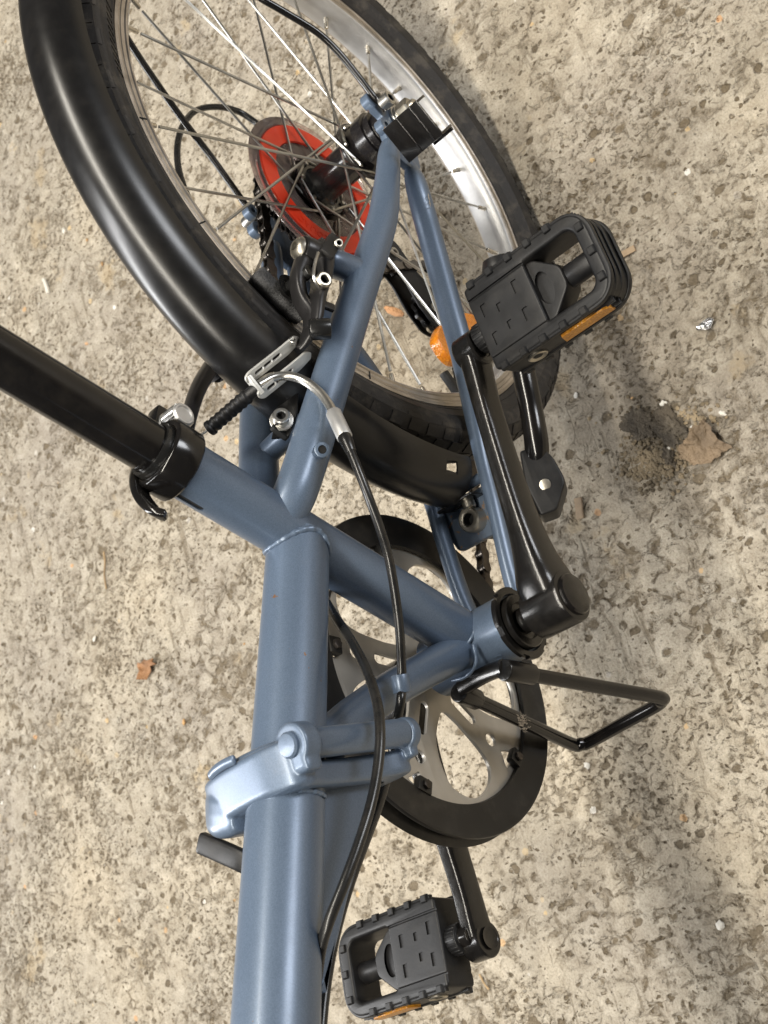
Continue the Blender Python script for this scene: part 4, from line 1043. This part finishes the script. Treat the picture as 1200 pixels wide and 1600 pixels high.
# ---- rear derailleur
hang = plate('derailleur_hanger', [rpoly([(-.012, .006), (.012, .006), (.016, -.010), (.018, -.034), (.004, -.036), (-.006, -.012)], .004)], .005, (0, -.0700, 0), (1, 0, 0), (0, 0, 1), 'gloss', ROOT, .0006)
d1, d2 = P(606, 402, -.052), P(668, 489, -.052)
pu_ = d1; pl_ = d2
dv = (d2 - d1).normalized(); dn = V((-dv.z, 0, dv.x))
Lc = (d2 - d1).length
cage = rpoly([(-.014, -.008), (-.006, -.014), (.02, -.013), (Lc - .012, -.019), (Lc + .006, -.0185), (Lc + .018, -.010), (Lc + .019, .006), (Lc + .010, .015), (Lc - .010, .016), (.02, .010), (-.004, .013), (-.013, .006)], .005, 5)
ch1 = slot2((Lc + .011, -.006), (Lc + .012, .004), .0030); ch2 = circ(.0045, 14, (Lc - .004, .003))
der = plate('rear_derailleur', [cage, ch1], .0016, d1 + Y * .0062, dv, dn, 'plastic', ROOT, .0003)
plate('outer_cage', [cage, ch1], .0016, d1 - Y * .0068, dv, dn, 'plastic', der, .0003)
for c_ in (d1, d2):
    pl = [];
    for i in range(11):
        for da, r in ((-.25, .0195), (-.12, .0215), (.12, .0215), (.25, .0195), (.5, .0180)):
            a = 2 * PI * (i + da) / 11; pl.append((r * .86 * math.cos(a), r * .86 * math.sin(a)))
    plate('jockey_wheel', [pl, circ(.003, 12)], .0032, c_, dv, dn, 'cable', der, .0003)
    socket_bolt('jockey_bolt', c_ + Y * .0068, Y, .0042, .0022, der, 'bolt')
tube('derailleur_body', [V((.012, -.074, -.030)), V((.014, -.076, -.055)), d1 + V((.004, -.016, .012)), d1 + V((0, -.014, 0))], [(.013, .009), (.012, .011), (.013, .010), (.011, .007)], 'gloss', der, 18, ref=(1, 0, 0), k=5, p=3, bev=.002)

# ---- kick stand (folded up along the left side)
kb = P(851, 755, .0400)
kz = (CAM - kb).normalized(); kx = V((1, 0, .05)).normalized(); ky = kz.cross(kx)
kh = plate('kick_stand', [rpoly([(-.025, -.009), (-.025, .006), (-.012, .0115), (.003, .0138), (.008, .0132), (.0245, .002), (.0245, -.010), (.0, -.013)], .0022)], .020, kb, kx, ky, 'plastic', ROOT, .0018, 3)
tube('stand_leg', [kb + V((-.016, .000, .000)), P(838, 690, .0480), P(830, 640, .0530), P(822, 600, .0570), P(806, 520, .064), P(790, 455, .070), P(779, 418, .074)], [.0085, .0085, .0082, .0082, .0082, .0084, .0086], 'gloss', kh, 22, k=5, bev=.001)
tube('stand_foot', [P(786, 440, .0715), P(779, 418, .0740), P(774, 402, .0755)], [.0110, .0125, .0105], 'plastic', kh, 22, bev=.003)
cyl('stand_pin', kb + kz * .0102 + kx * .001, kz, .0040, .0016, 'bolt', kh, 24)
cyl('stand_mount', (.284, .003, -.0225), (0, 0, -1), .016, .022, 'plastic', kh, 24)
tube('stand_neck', [(.284, .003, -.036), (.283, .030, -.048)], (.012, .014), 'plastic', kh, 16, p=3)

# ---- wire prop stand under the bottom bracket
ly = .030
la, lb, lc, ld = V((.4030, .0300, .0290)), P(1044, 1092, .0480), P(905, 1168, -.0350), V((.4065, -.0200, .0230))
la, ld = P(806, 1050, .0320), P(728, 1086, -.0150)
def rounded(a, b, c, r):
    return [b + (a - b).normalized() * r, b + ((a - b).normalized() + (c - b).normalized()) * r * .38, b + (c - b).normalized() * r]
lp = [la, la.lerp(lb, .5)] + rounded(la, lb, lc, .010) + [lb.lerp(lc, .5)] + rounded(lb, lc, ld, .010) + [lc.lerp(ld, .5), ld]
loop = tube('prop_stand', lp, .0046, 'gloss', ROOT, 18, k=5)
cyl('stand_socket', la + (la - lb).normalized() * .010, (lb - la), .0068, .024, 'crank', loop, 20, .001)
cyl('stand_socket', ld + (ld - lc).normalized() * .008, (lc - ld), .0068, .020, 'crank', loop, 20, .001)
tube('stand_plate', [la + (la - lb).normalized() * .006 + V((-.003, -.002, .001)), la.lerp(ld, .5) + V((-.006, 0, .003)), ld + (ld - lc).normalized() * .006 + V((-.002, .002, .001))], (.0036, .0052), 'crank', loop, 14, k=4, p=3)

# ---- stamped and printed marks
tm = text_geo('0L2W', .0085, .0003); bm = bmesh.new(); bm.from_mesh(tm)
for v_ in bm.verts:
    x_, y_, z_ = v_.co; a = math.radians(14) - x_ / .021
    v_.co = (BB.x + (.0210 + z_) * math.cos(a), .0215 - y_ * -1.0 * -1 * -1 if False else .0215 + y_, BB.z + (.0210 + z_) * math.sin(a))
me = bpy.data.meshes.new('stamped_number'); bm.to_mesh(me); bm.free(); link('stamped_number', me, 'blue', bbs)
def on_plane(name, body, size, o, ex, ey, mat, parent):
    tm = text_geo(body, size, .0001); tm.transform(Matrix.Translation(o) @ axes(ex, ey).to_4x4()); tm.name = name
    return link(name, tm, mat, parent, 0)
cst = [o for o in bpy.data.objects if o.name == 'chainstay'][0]
on_plane('printed_number', '021', .0072, P(671, 314, .0695), (.94, -.08, .13), (.05, .62, .78), 'gold', cst)

# ------------------------------------------------------------------ litter on the concrete
def tagit(o, label, cat_, group=None):
    o['label'] = label; o['category'] = cat_
    if group: o['group'] = group
    return o
def lump(name, u, v, sx, sy, sz, mat, seed, rough=.35, sub=2, rot=0.0):
    bm = bmesh.new(); bmesh.ops.create_icosphere(bm, subdivisions=sub, radius=1)
    for v_ in bm.verts:
        n = noise.noise(v_.co * 1.3 + V((seed * 3.1, seed, 0))) + .5 * noise.noise(v_.co * 3.1 + V((seed, 2, 1)))
        v_.co *= 1 + rough * n
        if v_.co.z < -.35: v_.co.z = -.35
    g = PG(u, v)
    bm.transform(Matrix.Translation(g + V((0, 0, sz * .34))) @ Matrix.Rotation(rot, 4, 'Z') @ Matrix.Diagonal((sx, sy, sz, 1)))
    me = bpy.data.meshes.new(name); bm.to_mesh(me); bm.free()
    return link(name, me, mat, None, 30)
def leaf(name, outline, mat, seed, curl=.007, th=.0006):
    """outline in photograph pixels on the ground"""
    pts = [PG(u, v) for u, v in outline]; c = sum(pts, V()) / len(pts)
    vs, fs = [], []; n = len(pts)
    rings = 9
    for k in range(rings):
        t = k / (rings - 1) if k else .02
        for p_ in pts:
            q_ = c.lerp(p_, t); h = .0012 + curl * (t ** 2) * (.5 + noise.noise(p_ * 60 + V((seed, 0, 0)))) + .0022 * noise.noise(q_ * 90 + V((seed, 1, 0))) * t + .0010 * noise.noise(q_ * 300)
            vs.append((q_.x, q_.y, -G + max(h, .0006)))
    for k in range(rings - 1):
        for i in range(n): fs.append((k * n + i, k * n + (i + 1) % n, (k + 1) * n + (i + 1) % n, (k + 1) * n + i))
    fs.append(tuple(range(n)))
    b = len(vs); vs += [(x, y, z - th) for x, y, z in vs]
    fs += [tuple(b + i for i in f)[::-1] for f in fs]
    o_ = (rings - 1) * n
    for i in range(n): fs.append((o_ + i, o_ + (i + 1) % n, b + o_ + (i + 1) % n, b + o_ + i))
    return mesh(name, vs, fs, mat, None, 50)
def jag(pix, k=3, amp=2.6):
    random.seed(5); out = []
    for a, b_ in zip(pix, pix[1:] + pix[:1]):
        for i in range(k):
            t = i / k; out.append((a[0] + (b_[0] - a[0]) * t + random.uniform(-amp, amp), a[1] + (b_[1] - a[1]) * t + random.uniform(-amp, amp)))
    return out
def twig(name, pix, r, mat, h=.0015):
    pts = [PG(u, v, h + r) for u, v in pix]
    return tube(name, pts, r, mat, None, 7, k=4)
tagit(leaf('dry_leaf', [(219, 1035), (226, 1036), (231, 1030), (237, 1032), (247, 1028), (247, 1034), (252, 1037), (243, 1040), (240, 1048), (236, 1053), (233, 1062), (224, 1061), (221, 1054), (224, 1048), (218, 1042)], 'leaf', 1), 'small torn orange-brown leaf left of the main tube', 'leaf')
tagit(leaf('dead_leaf', jag([(1066, 695), (1078, 690), (1085, 672), (1100, 665), (1112, 657), (1122, 668), (1130, 685), (1146, 702), (1132, 706), (1124, 716), (1112, 722), (1096, 728), (1080, 722), (1068, 715)]), 'paleleaf', 4, .012), 'pale curled dead leaf right of the dark earth lump', 'leaf')
def clod(name, u, v, sx, sy, sz, mat, seed, rot):
    bm = bmesh.new(); bmesh.ops.create_icosphere(bm, subdivisions=5, radius=1)
    sv = V((seed * 3.7, seed * 1.3, 0))
    for v_ in bm.verts:
        p_ = v_.co.copy()
        n = .55 * noise.noise(p_ * 1.5 + sv) + .30 * noise.noise(p_ * 4 + sv) + .16 * noise.noise(p_ * 11 + sv) + .09 * noise.noise(p_ * 26 + sv)
        v_.co *= 1 + n
        v_.co.z = max(v_.co.z, -.3)
    bm.transform(Matrix.Translation(PG(u, v) + V((0, 0, sz * .3))) @ Matrix.Rotation(rot, 4, 'Z') @ Matrix.Diagonal((sx, sy, sz, 1)))
    me = bpy.data.meshes.new(name); bm.to_mesh(me); bm.free()
    return link(name, me, mat, None, 25)
tagit(clod('earth_lump', 1046, 668, .017, .011, .0042, 'slate', 2, .5), 'dark grey earth lump beside the pale dead leaf', 'dirt')
tagit(clod('earth_lump', 1001, 664, .016, .010, .0030, 'slate', 5, .9), 'smaller flat dark earth lump nearest the pedal', 'dirt')
tagit(clod('earth_lump', 1046, 714, .008, .005, .0026, 'slate', 9, .2), 'smallest dark earth lump, below the other two', 'dirt')
# crumbly soil: a heap of crumbs
vs, fs = [], []
random.seed(3)
for i in range(760):
    k_ = random.random() < .25
    u = random.gauss(1050 if k_ else 1020, 40 if k_ else 27); v_ = random.gauss(652 if k_ else 722, 14 if k_ else 19); g = PG(u, v_); r = random.uniform(.0004, .0021)
    bm = bmesh.new(); bmesh.ops.create_icosphere(bm, subdivisions=1, radius=r)
    b = len(vs)
    for q_ in bm.verts: vs.append((g.x + q_.co.x * random.uniform(.7, 1.4), g.y + q_.co.y * random.uniform(.7, 1.4), -G + r * .3 + q_.co.z * .7))
    bm.verts.index_update(); fs += [tuple(b + w_.index for w_ in f.verts) for f in bm.faces]; bm.free()
crumbs = mesh('crumbled_soil', vs, fs, 'soil', None, 0); crumbs['kind'] = 'stuff'
tagit(crumbs, 'scatter of brown crumbled soil below the dark earth lump', 'soil')
tagit(leaf('foil_scrap', [(1089, 512), (1094, 508), (1104, 501), (1114, 497), (1120, 500), (1117, 506), (1115, 513), (1107, 517), (1098, 516), (1091, 517)], 'foil', 7, .006), 'crumpled silver foil scrap right of the left pedal', 'foil')
def chip(name, a, b, wpx, mat, label, cat_):
    p0, p1 = PG(*a), PG(*b); d = p1 - p0; L = d.length; c = (p0 + p1) / 2 + V((0, 0, .0018))
    o = box(name, c, (L, wpx, .0024), mat, None, axes(d, V((-d.y, d.x, .15 * L))), .0005)
    for v_ in o.data.vertices: v_.co += V((0, 0, .0006 * noise.noise(v_.co * 300)))
    return tagit(o, label, cat_)
chip('wood_chip', (905, 778), (909, 811), .0072, 'wood', 'tan wood chip beside the kick stand block', 'wood chip')
chip('wood_splinter', (968, 402), (994, 388), .0052, 'wood', 'pale short wood splinter just right of the left pedal', 'wood chip')
tagit(twig('twig', [(162, 862), (164, 880), (163, 898), (166, 920)], .0011, 'straw'), 'thin straw stalk lying left of the seat post clamp', 'straw')
tagit(twig('twig', [(749, 1522), (756, 1536), (764, 1546)], .0009, 'straw'), 'short brown twig right of the lower pedal', 'twig')
tagit(twig('straw_piece', [(68, 436), (72, 446), (75, 458)], .0022, 'grit'), 'cream sliver on the concrete left of the mudguard', 'sliver')
tagit(lump('bark_flake', 617, 487, .013, .004, .002, 'leaf', 8, .3, 2, .75), 'rust-brown bark flake seen through the spokes', 'bark')
peb = [(148, 998, .0042, 'grit', 'white pebble left of the small torn leaf'), (1036, 631, .0045, 'grit', 'flat white pebble above the dark earth lump'),
       (1083, 670, .0034, 'grit', 'white pebble between earth lump and dead leaf'), (1046, 705, .0042, 'grit', 'white pebble below the dark earth lump'),
       (918, 1196, .0038, 'grit', 'white chip below the bent end of the prop stand'), (1126, 1446, .0050, 'grit', 'star-shaped white chip in the lower right'),
       (1130, 646, .0038, 'grit', 'white pebble above the dead leaf'), (100, 360, .0040, 'grit', 'white pebble left of the mudguard'),
       (382, 1006, .0024, 'ochre', 'tiny yellow pebble touching the main tube in view'), (288, 1128, .0046, 'ochre', 'yellow stone left of the hinge'),
       (160, 412, .0036, 'ochre', 'orange pebble below the mudguard curve'), (988, 622, .0024, 'ochre', 'small orange pebble above the flat earth lump'),
       (690, 338, .0030, 'grit', 'white pebble beside the chainstay figures'), (900, 618, .0032, 'grit', 'white chip right of the kick stand leg'), (55, 1198, .0028, 'grit', 'small white pebble at the left edge'), (4, 1254, .0034, 'grit', 'pale pebble in the left edge of the frame'),
       (136, 375, .0028, 'ochre', 'small tan pebble beside the mudguard')]
for i, (u, v_, r, mt_, lb_) in enumerate(peb):
    random.seed(i + 20)
    r *= .72; tagit(lump('pebble', u, v_, r * random.uniform(.9, 1.3), r * random.uniform(.6, .9), r * .5, mt_, i + 11, .5, 2, random.uniform(0, 3)), lb_, 'pebble', 'pebbles on the concrete')
# fluff caught on the prop stand
vs, fs = [], []
random.seed(12); fc = P(817, 1128, -.004)
for i in range(46):
    d = V((random.gauss(0, 1), random.gauss(0, 1), random.gauss(0, 1))).normalized(); q_ = fc + V((random.uniform(-1, 1), random.uniform(-.4, .4), random.uniform(-.5, .5))) * .005
    pts = [q_]
    for k in range(4):
        d = (d + V((random.gauss(0, .7), random.gauss(0, .7), random.gauss(0, .7)))).normalized(); pts.append(pts[-1] + d * .0008)
    v1, f1 = tube_geo(pts, .00014, 4, base=len(vs)); vs += v1; fs += f1
fl = mesh('fluff_tuft', vs, fs, 'fluff', None, 0); fl['kind'] = 'stuff'
tagit(fl, 'tuft of pale fluff caught on the prop stand wire', 'fluff')
